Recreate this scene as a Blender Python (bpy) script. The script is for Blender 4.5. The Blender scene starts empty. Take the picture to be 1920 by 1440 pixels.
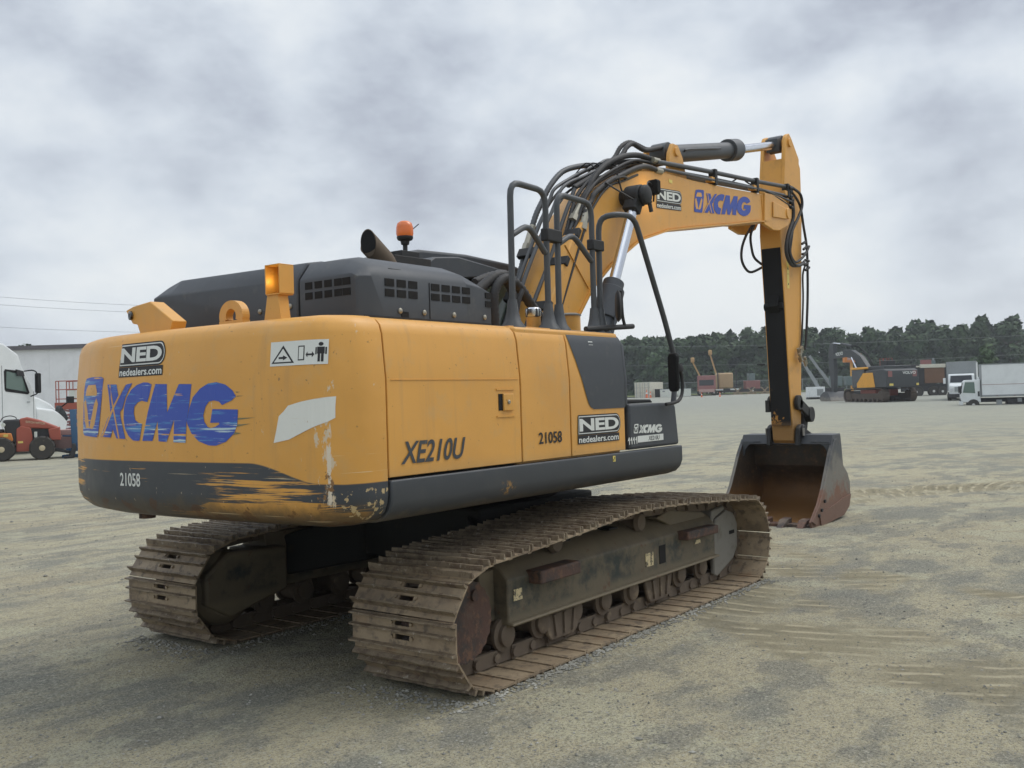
import bpy, bmesh, math, random
from mathutils import Vector, Matrix, noise
rnd = random.Random(7)
S = bpy.context.scene
COL = S.collection
R = math.radians

# ------------------------------------------------------------------ camera
cd = bpy.data.cameras.new('camera'); cam = bpy.data.objects.new('camera', cd); COL.objects.link(cam)
cd.sensor_width = 36; cd.lens = 34.645; cd.clip_start = .05; cd.clip_end = 5000
_F = Vector((0.80309474, 0.59568509, 0.01407498)); _R = Vector((0.59581943, -0.80258317, -0.02931655)); _U = Vector((0.00616709, -0.03193012, 0.99947108))
m = Matrix((( _R.x, _U.x, -_F.x, -6.168), (_R.y, _U.y, -_F.y, -4.957), (_R.z, _U.z, -_F.z, 1.674), (0, 0, 0, 1)))
cam.matrix_world = m
S.camera = cam
S.render.resolution_x = 1024; S.render.resolution_y = 768

# ------------------------------------------------------------------ world
SKY_OFF = (0.4, 3.3, 8.1)
SUN_EL, SUN_AZ = 56, -28       # azimuth of the sun measured from +X towards +Y
w = bpy.data.worlds.new('World'); S.world = w; w.use_nodes = True
nt = w.node_tree; nt.nodes.clear()
def N(nt, t, **k):
    n = nt.nodes.new(t)
    for a, b in k.items(): setattr(n, a, b)
    return n
out = N(nt, 'ShaderNodeOutputWorld'); bg = N(nt, 'ShaderNodeBackground'); bg.inputs[1].default_value = .1
sky = N(nt, 'ShaderNodeTexSky'); sky.sky_type = 'NISHITA'; sky.sun_disc = False; sky.sun_elevation = R(SUN_EL); sky.sun_rotation = R(90 - SUN_AZ)
sky.air_density = 1.2; sky.dust_density = 3
tc = N(nt, 'ShaderNodeTexCoord'); sx = N(nt, 'ShaderNodeSeparateXYZ'); nt.links.new(tc.outputs['Generated'], sx.inputs[0])
def wm(op, a, b=None, c=None, clamp=False):
    n = N(nt, 'ShaderNodeMath', operation=op, use_clamp=clamp)
    for i, q in enumerate((a, b, c)):
        if q is None: continue
        if isinstance(q, (int, float)): n.inputs[i].default_value = q
        else: nt.links.new(q, n.inputs[i])
    return n.outputs[0]
zz = wm('MAXIMUM', sx.outputs[2], 0.0)
def wnoise(scale, detail, rough, off, zs=2.2, dist=0.0):
    mp = N(nt, 'ShaderNodeMapping'); mp.inputs['Location'].default_value = off; mp.inputs['Scale'].default_value = (scale, scale, scale * zs)
    nt.links.new(tc.outputs['Generated'], mp.inputs[0])
    n = N(nt, 'ShaderNodeTexNoise'); n.inputs['Scale'].default_value = 1; n.inputs['Detail'].default_value = detail; n.inputs['Roughness'].default_value = rough; n.inputs['Distortion'].default_value = dist
    nt.links.new(mp.outputs[0], n.inputs['Vector']); return n.outputs[0]
n1 = wnoise(2.6, 7, .5, SKY_OFF, 1.7, .15); n2 = wnoise(7.5, 8, .55, (4.3, 1.2, 7.0), 1.8, .1)
mixn = wm('ADD', wm('MULTIPLY', n1, .70), wm('MULTIPLY', n2, .30))
cr = N(nt, 'ShaderNodeValToRGB'); nt.links.new(mixn, cr.inputs[0])
e = cr.color_ramp; e.elements[0].position = .385; e.elements[0].color = (2.3, 2.5, 3.0, 1); e.elements[1].position = .62; e.elements[1].color = (5.3, 5.5, 5.6, 1)
q = e.elements.new(.45); q.color = (3.2, 3.5, 4.0, 1); q = e.elements.new(.505); q.color = (4.0, 4.35, 4.8, 1); q = e.elements.new(.56); q.color = (4.7, 5.0, 5.3, 1)
# paler towards the horizon, brighter overhead as an overcast sky is
hz = wm('POWER', wm('SUBTRACT', 1.0, zz, clamp=True), 7.0)
hm = N(nt, 'ShaderNodeMix', data_type='RGBA'); nt.links.new(wm('MULTIPLY', hz, .55), hm.inputs[0]); nt.links.new(cr.outputs[0], hm.inputs[6]); hm.inputs[7].default_value = (4.7, 5.0, 5.25, 1)
zn = N(nt, 'ShaderNodeMapRange', interpolation_type='SMOOTHSTEP'); nt.links.new(zz, zn.inputs[0]); zn.inputs[1].default_value = .40; zn.inputs[2].default_value = .85; zn.inputs[3].default_value = 1.0; zn.inputs[4].default_value = 1.75
vm = N(nt, 'ShaderNodeVectorMath', operation='SCALE'); nt.links.new(hm.outputs[2], vm.inputs[0]); nt.links.new(zn.outputs[0], vm.inputs['Scale'])
mx = N(nt, 'ShaderNodeMix', data_type='RGBA'); mx.inputs[0].default_value = .96
nt.links.new(sky.outputs[0], mx.inputs[6]); nt.links.new(vm.outputs[0], mx.inputs[7])
nt.links.new(mx.outputs[2], bg.inputs[0]); nt.links.new(bg.outputs[0], out.inputs[0])

# ------------------------------------------------------------------ sun (overcast)
sl = bpy.data.lights.new('sun', 'SUN'); sl.energy = .85; sl.angle = R(35); sl.color = (1, .96, .9)
so = bpy.data.objects.new('sun', sl); COL.objects.link(so)
sd = Vector((math.cos(R(SUN_EL)) * math.cos(R(SUN_AZ)), math.cos(R(SUN_EL)) * math.sin(R(SUN_AZ)), math.sin(R(SUN_EL))))
so.rotation_euler = sd.to_track_quat('Z', 'Y').to_euler(); so.location = (0, 0, 30)
S.view_settings.view_transform = 'Standard'; S.view_settings.look = 'None'; S.view_settings.exposure = 0.72; S.view_settings.gamma = 1

# ------------------------------------------------------------------ shader helpers
class X:                                   # scalar socket with arithmetic
    def __init__(s, nt, o): s.nt = nt; s.o = o
    def m(s, op, *a, clamp=False):
        n = N(s.nt, 'ShaderNodeMath', operation=op, use_clamp=clamp); s.nt.links.new(s.o, n.inputs[0])
        for i, q in enumerate(a):
            if isinstance(q, X): s.nt.links.new(q.o, n.inputs[i + 1])
            else: n.inputs[i + 1].default_value = q
        return X(s.nt, n.outputs[0])
    def __add__(s, b): return s.m('ADD', b)
    def __sub__(s, b): return s.m('SUBTRACT', b)
    def __mul__(s, b): return s.m('MULTIPLY', b)
    def inv(s): return (s * -1.0) + 1.0
    def clamp(s): return s.m('ADD', 0.0, clamp=True)
    def step(s, a, b):                     # smooth 0..1 between a and b (a may exceed b)
        n = N(s.nt, 'ShaderNodeMapRange', interpolation_type='SMOOTHSTEP'); s.nt.links.new(s.o, n.inputs[0])
        if a < b: n.inputs[1].default_value = a; n.inputs[2].default_value = b
        else: n.inputs[1].default_value = b; n.inputs[2].default_value = a; n.inputs[3].default_value = 1; n.inputs[4].default_value = 0
        return X(s.nt, n.outputs[0])
class Mat:
    def __init__(s, name, col, rough=.5, metal=0.0, spec=.5):
        s.m = bpy.data.materials.new(name); s.m.use_nodes = True; s.nt = s.m.node_tree
        s.b = s.nt.nodes['Principled BSDF']
        s.b.inputs['Roughness'].default_value = rough; s.b.inputs['Metallic'].default_value = metal
        s.b.inputs['Specular IOR Level'].default_value = spec
        s.c = None; s.base = col; s.b.inputs['Base Color'].default_value = (*col, 1)
        g = N(s.nt, 'ShaderNodeNewGeometry'); s.pos = g.outputs['Position']
        t = N(s.nt, 'ShaderNodeTexCoord'); s.obj = t.outputs['Object']; s.hgt = None
    def xyz(s, obj=False):
        n = N(s.nt, 'ShaderNodeSeparateXYZ'); s.nt.links.new(s.obj if obj else s.pos, n.inputs[0])
        return [X(s.nt, o) for o in n.outputs]
    def noise(s, scale, detail=4, rough=.55, sc=(1, 1, 1), off=(0, 0, 0), obj=False, rot=0, dist=0.0):
        mp = N(s.nt, 'ShaderNodeMapping'); mp.inputs['Location'].default_value = off; mp.inputs['Scale'].default_value = sc; mp.inputs['Rotation'].default_value = (0, 0, rot)
        s.nt.links.new(s.obj if obj else s.pos, mp.inputs[0])
        n = N(s.nt, 'ShaderNodeTexNoise'); n.inputs['Scale'].default_value = scale; n.inputs['Detail'].default_value = detail; n.inputs['Roughness'].default_value = rough; n.inputs['Distortion'].default_value = dist
        s.nt.links.new(mp.outputs[0], n.inputs['Vector']); return X(s.nt, n.outputs[0])
    def voro(s, scale, out='Distance', obj=False, rnd_=1.0):
        n = N(s.nt, 'ShaderNodeTexVoronoi'); n.inputs['Scale'].default_value = scale; n.inputs['Randomness'].default_value = rnd_
        s.nt.links.new(s.obj if obj else s.pos, n.inputs['Vector']); return n.outputs[out]
    def mix(s, fac, col):                  # lay a colour over what is there
        n = N(s.nt, 'ShaderNodeMix', data_type='RGBA')
        s.nt.links.new(fac.o, n.inputs[0])
        if s.c is None: n.inputs[6].default_value = (*s.base, 1)
        else: s.nt.links.new(s.c, n.inputs[6])
        if isinstance(col, tuple): n.inputs[7].default_value = (*col, 1)
        else: s.nt.links.new(col, n.inputs[7])
        s.c = n.outputs[2]; s.nt.links.new(s.c, s.b.inputs['Base Color']); return s
    def rough(s, x): s.nt.links.new(x.o, s.b.inputs['Roughness']); return s
    def bump(s, x, dist=.01, strength=1.0):
        n = N(s.nt, 'ShaderNodeBump'); n.inputs['Distance'].default_value = dist; n.inputs['Strength'].default_value = strength
        s.nt.links.new(x.o, n.inputs['Height'])
        if s.hgt: s.nt.links.new(s.hgt, n.inputs['Normal'])
        s.hgt = n.outputs[0]; s.nt.links.new(s.hgt, s.b.inputs['Normal']); return s
def paint(name, col, rough=.45, dirt=(.2, .16, .1), amt=.35, lowz=None, metal=0.0, var=.06, spec=.4):
    M = Mat(name, col, rough, metal, spec)
    n = M.noise(1.7, 6, .6, off=(len(name), 0, 0)); d = M.noise(9, 8, .65, off=(0, len(name), 3))
    M.mix(n.step(.35, .75) * .5, tuple(c * (1 - var * 3) for c in col))
    M.mix(d.step(.52, .8) * amt, dirt)
    if lowz:
        z = M.xyz()[2]; M.mix((z + (d * .3)).step(lowz[1] + .15, lowz[0] + .15) * lowz[2], dirt)
    M.rough((d * .25) + (rough - .1)); return M
MATS = {}
def P(name, *a, **k):
    if name not in MATS: MATS[name] = paint(name, *a, **k).m
    return MATS[name]
YEL = (.66, .335, .072); GRY = (.052, .058, .066)
P('yellow_paint', YEL, .42, (.42, .24, .09), .22, var=.03)
P('grey_paint', GRY, .5, (.13, .13, .118), .5, var=.05)
P('dark_steel', (.022, .022, .022), .6, (.07, .06, .045), .4)
P('rubber_hose', (.035, .034, .034), .6, (.09, .08, .07), .4)
P('pipe_grey', (.07, .075, .08), .45, (.12, .11, .1), .3)
P('fitting', (.35, .33, .27), .4, (.2, .15, .08), .4, metal=.6)
P('chrome', (.62, .64, .68), .18, (.3, .3, .3), .12, metal=1.0)
P('black', (.006, .006, .006), .8, (.01, .01, .01), .1)
P('smear', (.20, .19, .10), .6)
P('white_decal', (.68, .70, .66), .5, (.4, .4, .36), .2)
P('black_decal', (.018, .018, .02), .5, (.03, .03, .03), .2)
P('blue_decal', (.04, .08, .36), .5, (.1, .14, .4), .25)
P('white_paint', (.70, .73, .73), .35, (.5, .5, .47), .2)
P('yellow_label', (.75, .60, .15), .5, (.4, .3, .1), .3)
def mk(name, f):
    MATS[name] = f(); return MATS[name]

def _cw():                                 # counterweight: yellow over a dark bottom band, scraped
    M = Mat('counterweight_paint', YEL, .42, 0, .4); x, y, z = M.xyz()
    n = M.noise(1.7, 6, .6); M.mix(n.step(.4, .8) * .35, (.50, .25, .055)); M.mix(M.noise(1.0, 6, .6, sc=(12, 12, .9)).step(.54, .72) * .28, (.42, .25, .10)); M.mix(M.noise(7, 8, .68, off=(0, 5, 3)).step(.50, .75) * .3, (.48, .34, .17)); M.mix(M.noise(36, 3, .6, off=(1, 1, 1)).step(.69, .72) * .6, (.16, .10, .05))
    left = y.step(-.75, -1.28)
    bound = (left * -.105) + 1.372
    onside = x.step(-2.76, -2.68) * y.step(-1.25, -1.3)
    bound = bound + (onside * -.005)
    st = M.noise(1.0, 6, .62, sc=(1.2, 1.6, 34), off=(0, 3, 0))
    st2 = M.noise(1.0, 5, .6, sc=(2.5, 2.2, 100), off=(5, 1, 2))
    band = (z - bound).step(.004, -.004)
    wob = M.noise(3, 3)
    reg = y.step(-.28, -.55) * y.step(-1.32, -1.1) * (z + wob * .05).step(1.40, 1.30)
    reg2 = y.step(.80, 1.0)
    bot = (z + (M.noise(3, 4) * .12)).step(1.26, 1.15) * y.step(.3, -.45)
    worn = ((st * .5 + st2 * .5) + reg * .125 + reg2 * .10 + bot * .17).step(.615, .665)
    onrear = x.step(-2.5, -2.62)
    band2 = band * (worn * onrear).inv()
    M.mix(band2, (.050, .056, .064))
    # dirt and bare metal along the bottom
    dn = M.noise(6, 7, .65)
    M.mix(((z + dn * .20).step(1.29, 1.18) * onrear) * (y.step(.6, -.5) * .5 + .35), (.12, .085, .045))
    M.mix(((z + dn * .14).step(1.19, 1.09)) * (y.step(.6, -.5) * .4 + .6), (.075, .055, .034)); M.mix((dn + z.step(1.2, 1.1) * .1).step(.63, .66) * onrear * z.step(1.3, 1.15) * .7, (.10, .045, .02))
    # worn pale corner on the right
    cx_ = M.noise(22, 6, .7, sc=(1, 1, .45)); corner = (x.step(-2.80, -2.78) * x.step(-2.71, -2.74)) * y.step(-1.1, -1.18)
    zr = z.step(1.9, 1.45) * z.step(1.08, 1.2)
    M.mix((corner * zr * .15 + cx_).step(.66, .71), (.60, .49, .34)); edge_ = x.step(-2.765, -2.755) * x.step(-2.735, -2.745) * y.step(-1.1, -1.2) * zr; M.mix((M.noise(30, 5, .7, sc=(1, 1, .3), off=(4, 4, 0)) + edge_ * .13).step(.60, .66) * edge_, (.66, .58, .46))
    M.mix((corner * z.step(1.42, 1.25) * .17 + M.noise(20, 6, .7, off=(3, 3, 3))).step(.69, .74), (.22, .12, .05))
    # chips on the dark side panel of the weight
    ch = M.noise(24, 5, .6, sc=(1, 1, .8)); sidelow = onside * z.step(1.26, 1.22)
    M.mix((ch + sidelow * .16).step(.74, .76) * sidelow, (.5, .38, .2))
    # horizontal pale scratches on the rear face
    sc = M.noise(1.0, 4, .6, sc=(1, .9, 90), off=(7, 7, 1))
    M.mix((sc + y.step(-.6, -1.1) * z.step(1.5, 1.36) * .06).step(.70, .73) * .8, (.72, .58, .36))
    M.rough((dn * .25) + .30)
    M.bump(M.noise(1.8, 3, .5) + M.noise(5, 2, .5) * .25, .014); return M.m
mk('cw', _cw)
def _yel():
    M = Mat('yellow_paint_dusty', YEL, .42, 0, .4); x, y, z = M.xyz()
    M.mix(M.noise(1.3, 5, .6, off=(2, 0, 0)).step(.38, .72) * .35, (.50, .255, .065))
    M.mix(M.noise(1.0, 6, .6, sc=(14, 14, .9)).step(.54, .72) * .30, (.42, .25, .10))
    d = M.noise(7, 8, .68, off=(0, 5, 3)); M.mix(d.step(.50, .75) * .35, (.48, .34, .17)); M.mix((z + d * .1).step(1.40, 1.30) * z.step(1.2, 1.26) * .4, (.36, .25, .12))
    M.mix(M.noise(38, 3, .6, off=(1, 1, 1)).step(.69, .72) * .7, (.16, .10, .05))
    M.rough((d * .35) + .25); M.bump(M.noise(1.6, 3, .5) + M.noise(4.5, 2, .5) * .25, .012); return M.m
mk('yellow_paint', _yel)
def _skirt():
    M = Mat('skirt_paint', GRY, .5, 0, .4); x, y, z = M.xyz(); d = M.noise(6, 8, .65)
    M.mix(d.step(.45, .75) * .3, (.10, .10, .095))
    M.mix(((z + d * .12).step(1.16, 1.09)) * .6, (.15, .12, .08))
    ch = M.noise(11, 6, .65, sc=(1, 1, 1.3), off=(4, 0, 1))
    M.mix((ch + x.step(-1.0, -1.9) * .05).step(.735, .75) * z.step(1.1, 1.13), (.42, .31, .16))
    M.mix((M.noise(4, 5, .6, off=(8, 2, 0))).step(.72, .76), (.16, .085, .03))
    spot = (x.step(-1.50, -1.44) * x.step(-1.31, -1.37)) * z.step(1.08, 1.11) * z.step(1.19, 1.15); M.mix((M.noise(26, 5, .65, off=(1, 8, 0)) + spot * .12).step(.60, .63) * spot, (.33, .19, .07))
    M.mix(M.noise(1.0, 5, .6, sc=(2.2, 1, 60), off=(0, 0, 6)).step(.70, .73) * .6, (.22, .22, .2))
    M.rough(d * .3 + .3); return M.m
mk('skirt', _skirt)
def _blue():                               # torn blue lettering of the weight
    M = Mat('scraped_blue_decal', (.035, .08, .40), .45); x, y, z = M.xyz()
    a = M.noise(1.0, 5, .6, sc=(1, 3, 42), off=(1, 2, 3)); b = M.noise(1.0, 5, .6, sc=(1, 2.2, 75), off=(4, 4, 0))
    low = z.step(1.66, 1.56) * .06 + y.step(.62, .75) * .05
    M.mix((a + low).step(.56, .66) * .8, (.07, .24, .50)); M.mix((b + low).step(.63, .68), (.45, .58, .62))
    M.mix((M.noise(1, 4, .6, sc=(1, 2, 60), off=(9, 1, 1)) + low * .5).step(.66, .68), YEL); return M.m
mk('scraped_blue', _blue)
def _torn():
    M = Mat('torn_sticker', (.70, .71, .66), .5); M.mix(M.noise(1.0, 5, .65, sc=(1, 3, 40), off=(3, 1, 1)).step(.60, .66) * .7, (.50, .42, .26)); M.mix(M.noise(26, 6, .7).step(.64, .68) * .7, (.45, .30, .15)); return M.m
mk('torn_sticker', _torn)
def _shoe():
    M = Mat('track_shoe_steel', (.25, .19, .125), .6, .05, .35)
    a = M.noise(3.5, 6, .6); b = M.noise(14, 7, .65, off=(2, 2, 2))
    M.mix(a.step(.42, .62), (.32, .25, .165)); M.mix(b.step(.50, .66) * .8, (.11, .088, .066))
    M.mix(M.noise(6, 6, .6, off=(5, 0, 5)).step(.58, .70) * .5, (.22, .13, .07))
    M.mix(M.noise(2.2, 4, .6, off=(3, 9, 1)).step(.55, .62) * .5, (.13, .10, .075))
    M.bump(b, .006); M.rough(b * .4 + .35); return M.m
mk('shoe', _shoe)
def _tip():
    M = Mat('worn_grouser_steel', (.22, .175, .12), .5, .2, .4)
    b = M.noise(16, 7, .7); M.mix(b.step(.45, .6), (.13, .095, .065)); M.mix(M.noise(22, 5, .7, off=(3, 3, 1)).step(.60, .66) * .8, (.42, .38, .31)); M.bump(b, .006); return M.m
mk('tip', _tip)
def _tframe():
    M = Mat('track_frame_paint', (.035, .042, .038), .6, 0, .3); x, y, z = M.xyz(); d = M.noise(4, 8, .65)
    M.mix(d.step(.36, .56) * .8, (.155, .125, .082)); M.mix(z.step(.50, .62) * .85, (.17, .138, .09)); M.mix((z + d * .25).step(.48, .40) * .75, (.19, .155, .10))
    M.mix(M.noise(11, 6, .7, off=(1, 5, 2)).step(.60, .68) * .7, (.12, .055, .03)); M.bump(d, .01); return M.m
mk('tframe', _tframe)
P('mud_steel', (.13, .10, .072), .8, (.25, .195, .125), .9)
def _rust():
    M = Mat('rust', (.105, .062, .048), .7, .1, .3); a = M.noise(5, 7, .65); b = M.noise(13, 6, .7, off=(2, 4, 1))
    M.mix(a.step(.42, .60), (.060, .050, .046)); M.mix(b.step(.50, .64) * .8, (.17, .095, .06)); M.mix(M.noise(3, 5, .6, off=(9, 0, 1)).step(.55, .68) * .8, (.16, .13, .10)); M.bump(b, .008); return M.m
mk('rust', _rust)
P('guard_metal', (.21, .20, .175), .55, (.11, .09, .06), .8, metal=.2)
def _stk():
    M = Mat('cream_sticker', (.60, .50, .29), .6); M.mix(M.noise(28, 6, .7).step(.48, .56), (.10, .085, .06)); return M.m
mk('cream_sticker', _stk)
P('belly_black', (.016, .016, .015), .8, (.045, .037, .027), .6)
def _bucket(inner):
    M = Mat('bucket_' + ('inner' if inner else 'outer'), (.075, .08, .085), .55, .1, .4); x, y, z = M.xyz(); d = M.noise(3, 7, .65); e_ = M.noise(9, 7, .7, off=(3, 0, 0))
    if inner:
        M.mix((z + d * .2).step(1.2, .7), (.060, .045, .032)); M.mix(e_.step(.45, .62) * .6, (.11, .075, .05)); M.mix((z + d * .35).step(.75, .35) * .85, (.24, .12, .04))
    else:
        M.mix(((z + d * 1.1).step(1.45, 1.15)) * .8, (.20, .185, .155)); M.mix(((z * .8 + e_ * .7 + d * .6).step(1.02, .82)) * .9, (.18, .08, .045)); M.mix((z + d * .2).step(.4, .25) * .8, (.16, .095, .07))
    M.mix(e_.step(.6, .68) * .5, (.30, .15, .07)); M.bump(e_, .006); return M.m
MATS['bucket_in'] = _bucket(True); MATS['bucket_out'] = _bucket(False)
def _arm():
    M = Mat('arm_yellow', YEL, .5, 0, .4); x, y, z = M.xyz(); d = M.noise(4, 7, .65)
    M.mix(d.step(.5, .72) * .4, (.33, .19, .07)); M.mix((z + d * .6).step(2.6, 1.3) * .35, (.30, .18, .08)); M.mix((z + d * .25).step(1.55, 1.25) * .6, (.12, .075, .04)); return M.m
mk('arm', _arm)
def _armface():
    M = Mat('arm_black_guard', (.010, .010, .011), .65, 0, .3); x, y, z = M.xyz(); d = M.noise(6, 7, .65)
    M.mix((d + z.step(1.5, 1.2) * .14).step(.60, .64) * z.step(1.75, 1.5), (.40, .19, .04)); M.mix(z.step(1.28, 1.18), (.09, .055, .03)); return M.m
mk('armface', _armface)
def emis(name, col, st):
    M = Mat(name, col, .3); M.b.inputs['Emission Color'].default_value = (*col, 1); M.b.inputs['Emission Strength'].default_value = st; MATS[name] = M.m
emis('lamp_amber', (1, .62, .12), 1.6); emis('lamp_warm', (1, .78, .35), 2.5)
def glass(name, col, rough=.08):
    M = Mat(name, col, rough, 0, .8); M.b.inputs['Transmission Weight'].default_value = .35; MATS[name] = M.m
glass('cab_glass', (.10, .16, .14)); glass('green_glass', (.16, .24, .20)); glass('dark_glass', (.02, .025, .028))
glass('orange_lens', (.95, .22, .03), .25)

# ------------------------------------------------------------------ mesh helpers
class MB:
    def __init__(s): s.v = []; s.f = []; s.mi = []; s.cur = 0
    def add(s, vs, fs):
        o = len(s.v); s.v += [tuple(v) for v in vs]; s.f += [tuple(i + o for i in f) for f in fs]; s.mi += [s.cur] * len(fs); return s
    def box(s, x0, x1, y0, y1, z0, z1):
        return s.add([(x, y, z) for x in (x0, x1) for y in (y0, y1) for z in (z0, z1)], [(0, 1, 3, 2), (4, 6, 7, 5), (0, 4, 5, 1), (2, 3, 7, 6), (0, 2, 6, 4), (1, 5, 7, 3)])
    def prism(s, poly, ax, a, b):          # poly of 2D points; ax is the extrusion axis
        def p(u, v, t): return {'x': (t, u, v), 'y': (u, t, v), 'z': (u, v, t)}[ax]
        n = len(poly); return s.add([p(u, v, a) for u, v in poly] + [p(u, v, b) for u, v in poly], [tuple(range(n))[::-1], tuple(range(n, 2 * n))] + [(i, (i + 1) % n, n + (i + 1) % n, n + i) for i in range(n)])
    def obox(s, p0, p1, wy, wz, up=(0, 0, 1)):   # bar of rectangular section between two points
        p0 = Vector(p0); p1 = Vector(p1); t = (p1 - p0).normalized(); u = Vector(up); sd = t.cross(u)
        if sd.length < 1e-4: sd = t.cross(Vector((1, 0, 0)))
        sd.normalize(); u = sd.cross(t)
        vs = [q + sd * a * wy / 2 + u * b * wz / 2 for q in (p0, p1) for a, b in ((-1, -1), (1, -1), (1, 1), (-1, 1))]
        return s.add(vs, [(3, 2, 1, 0), (4, 5, 6, 7)] + [(i, (i + 1) % 4, 4 + (i + 1) % 4, 4 + i) for i in range(4)])
    def cyl(s, p0, p1, r0, r1=None, seg=20):
        r1 = r0 if r1 is None else r1; p0 = Vector(p0); p1 = Vector(p1); q = (p1 - p0).to_track_quat('Z', 'Y')
        a = [p0 + q @ Vector((r0 * math.cos(2 * math.pi * i / seg), r0 * math.sin(2 * math.pi * i / seg), 0)) for i in range(seg)]
        b = [p1 + q @ Vector((r1 * math.cos(2 * math.pi * i / seg), r1 * math.sin(2 * math.pi * i / seg), 0)) for i in range(seg)]
        return s.add(a + b, [tuple(range(seg))[::-1], tuple(range(seg, 2 * seg))] + [(i, (i + 1) % seg, seg + (i + 1) % seg, seg + i) for i in range(seg)])
    def lathe(s, prof, o, axis, seg=24):   # prof: (r, t) along axis
        o = Vector(o); q = Vector(axis).to_track_quat('Z', 'Y'); n = len(prof); vs = []
        for r, t in prof:
            for i in range(seg): a = 2 * math.pi * i / seg; vs.append(o + q @ Vector((r * math.cos(a), r * math.sin(a), t)))
        fs = [(k * seg + i, k * seg + (i + 1) % seg, (k + 1) * seg + (i + 1) % seg, (k + 1) * seg + i) for k in range(n - 1) for i in range(seg)]
        fs += [tuple(range(seg))[::-1], tuple(range((n - 1) * seg, n * seg))]; return s.add(vs, fs)
    def tube(s, pts, r, seg=8, smooth=3, rib=0):
        P_ = [Vector(p) for p in pts]
        if smooth > 1 and len(P_) > 2:     # Catmull-Rom
            Q = []
            for i in range(len(P_) - 1):
                a = P_[max(i - 1, 0)]; b = P_[i]; c = P_[i + 1]; d = P_[min(i + 2, len(P_) - 1)]
                for k in range(smooth):
                    t = k / smooth; Q.append(.5 * ((2 * b) + (c - a) * t + (2 * a - 5 * b + 4 * c - d) * t * t + (3 * b - a - 3 * c + d) * t ** 3))
            Q.append(P_[-1]); P_ = Q
        if rib:                            # resample for a ribbed hose
            Q = [P_[0]]; acc = 0
            for i in range(1, len(P_)):
                seglen = (P_[i] - P_[i - 1]).length; k = max(1, int(seglen / rib))
                for j in range(1, k + 1): Q.append(P_[i - 1].lerp(P_[i], j / k))
            P_ = Q
        n = len(P_); vs = []; up = Vector((0.13, 1, .21)).normalized()
        for i, p in enumerate(P_):
            t = (P_[min(i + 1, n - 1)] - P_[max(i - 1, 0)]).normalized()
            u = (up - t * up.dot(t)).normalized(); w_ = t.cross(u); up = u
            rr = r * (1.2 if rib and i % 2 else 1)
            for k in range(seg): a = 2 * math.pi * k / seg; vs.append(p + (u * math.cos(a) + w_ * math.sin(a)) * rr)
        fs = [(i * seg + k, i * seg + (k + 1) % seg, (i + 1) * seg + (k + 1) % seg, (i + 1) * seg + k) for i in range(n - 1) for k in range(seg)]
        fs += [tuple(range(seg))[::-1], tuple(range((n - 1) * seg, n * seg))]; return s.add(vs, fs)
    def each(s, name, mat, parent=None, **k):  # one object per connected piece
        import collections
        par = list(range(len(s.v)))
        def fd(a):
            while par[a] != a: par[a] = par[par[a]]; a = par[a]
            return a
        for f in s.f:
            for a in f[1:]: par[fd(a)] = fd(f[0])
        g = collections.OrderedDict()
        for f in s.f: g.setdefault(fd(f[0]), []).append(f)
        o = None
        for fs in g.values():
            mp = {}; m2 = MB()
            for f in fs:
                for a in f: mp.setdefault(a, len(mp))
            m2.add([s.v[a] for a in mp], [tuple(mp[a] for a in f) for f in fs]); o = m2.build(name, mat, parent, **k)
        return o
    def build(s, name, mat, parent=None, bevel=0, smooth=35, seg=2):
        me = bpy.data.meshes.new(name); me.from_pydata(s.v, [], s.f)
        for mm in (mat if isinstance(mat, (list, tuple)) else [mat]): me.materials.append(MATS[mm] if isinstance(mm, str) else mm)
        me.polygons.foreach_set('material_index', s.mi)
        bm = bmesh.new(); bm.from_mesh(me); bmesh.ops.recalc_face_normals(bm, faces=bm.faces); bm.to_mesh(me); bm.free()
        if smooth: me.shade_smooth(); me.set_sharp_from_angle(angle=R(smooth))
        o = bpy.data.objects.new(name, me); COL.objects.link(o)
        if parent: o.parent = parent
        if bevel:
            b = o.modifiers.new('bevel', 'BEVEL'); b.width = bevel; b.segments = seg; b.limit_method = 'ANGLE'; b.angle_limit = R(40)
        return o
def tag(o, label=None, cat=None, group=None, kind=None):
    if label: o['label'] = label
    if cat: o['category'] = cat
    if group: o['group'] = group
    if kind: o['kind'] = kind
    return o
def thing(name, loc, rz, label, cat, group=None):
    o = bpy.data.objects.new(name, None); COL.objects.link(o); o.location = loc; o.rotation_euler = (0, 0, rz); o.empty_display_size = .2
    return tag(o, label, cat, group)
def children(o): return [c for c in bpy.data.objects if c.parent == o]
def copy_tree(o, parent=None):
    c = o.copy(); COL.objects.link(c); c.parent = parent
    for ch in children(o):
        if ch is not c: copy_tree(ch, c)
    return c

# ------------------------------------------------------------------ lettering (all plain polygons)
def text_polys(txt, h=1.0, bold=.0, shear=0.0, sx_=1.0, spacing=1.0):
    cu = bpy.data.curves.new('t', 'FONT'); cu.body = txt; cu.size = 1; cu.offset = bold; cu.shear = shear; cu.space_character = spacing; cu.resolution_u = 4
    ob = bpy.data.objects.new('t', cu); me = bpy.data.meshes.new_from_object(ob)
    xs = [v.co.x for v in me.vertices]; ys = [v.co.y for v in me.vertices]; x0, x1, y0, y1 = min(xs), max(xs), min(ys), max(ys)
    vs = [((v.co.x - x0) / (x1 - x0), (v.co.y - y0) / (y1 - y0)) for v in me.vertices]; fs = [tuple(p.vertices) for p in me.polygons]
    bpy.data.objects.remove(ob); bpy.data.curves.remove(cu); bpy.data.meshes.remove(me); return vs, fs
def arc(cx, cy, rx, ry, a0, a1, n=14): return [(cx + rx * math.cos(R(a0 + (a1 - a0) * i / n)), cy + ry * math.sin(R(a0 + (a1 - a0) * i / n))) for i in range(n + 1)]
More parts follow.
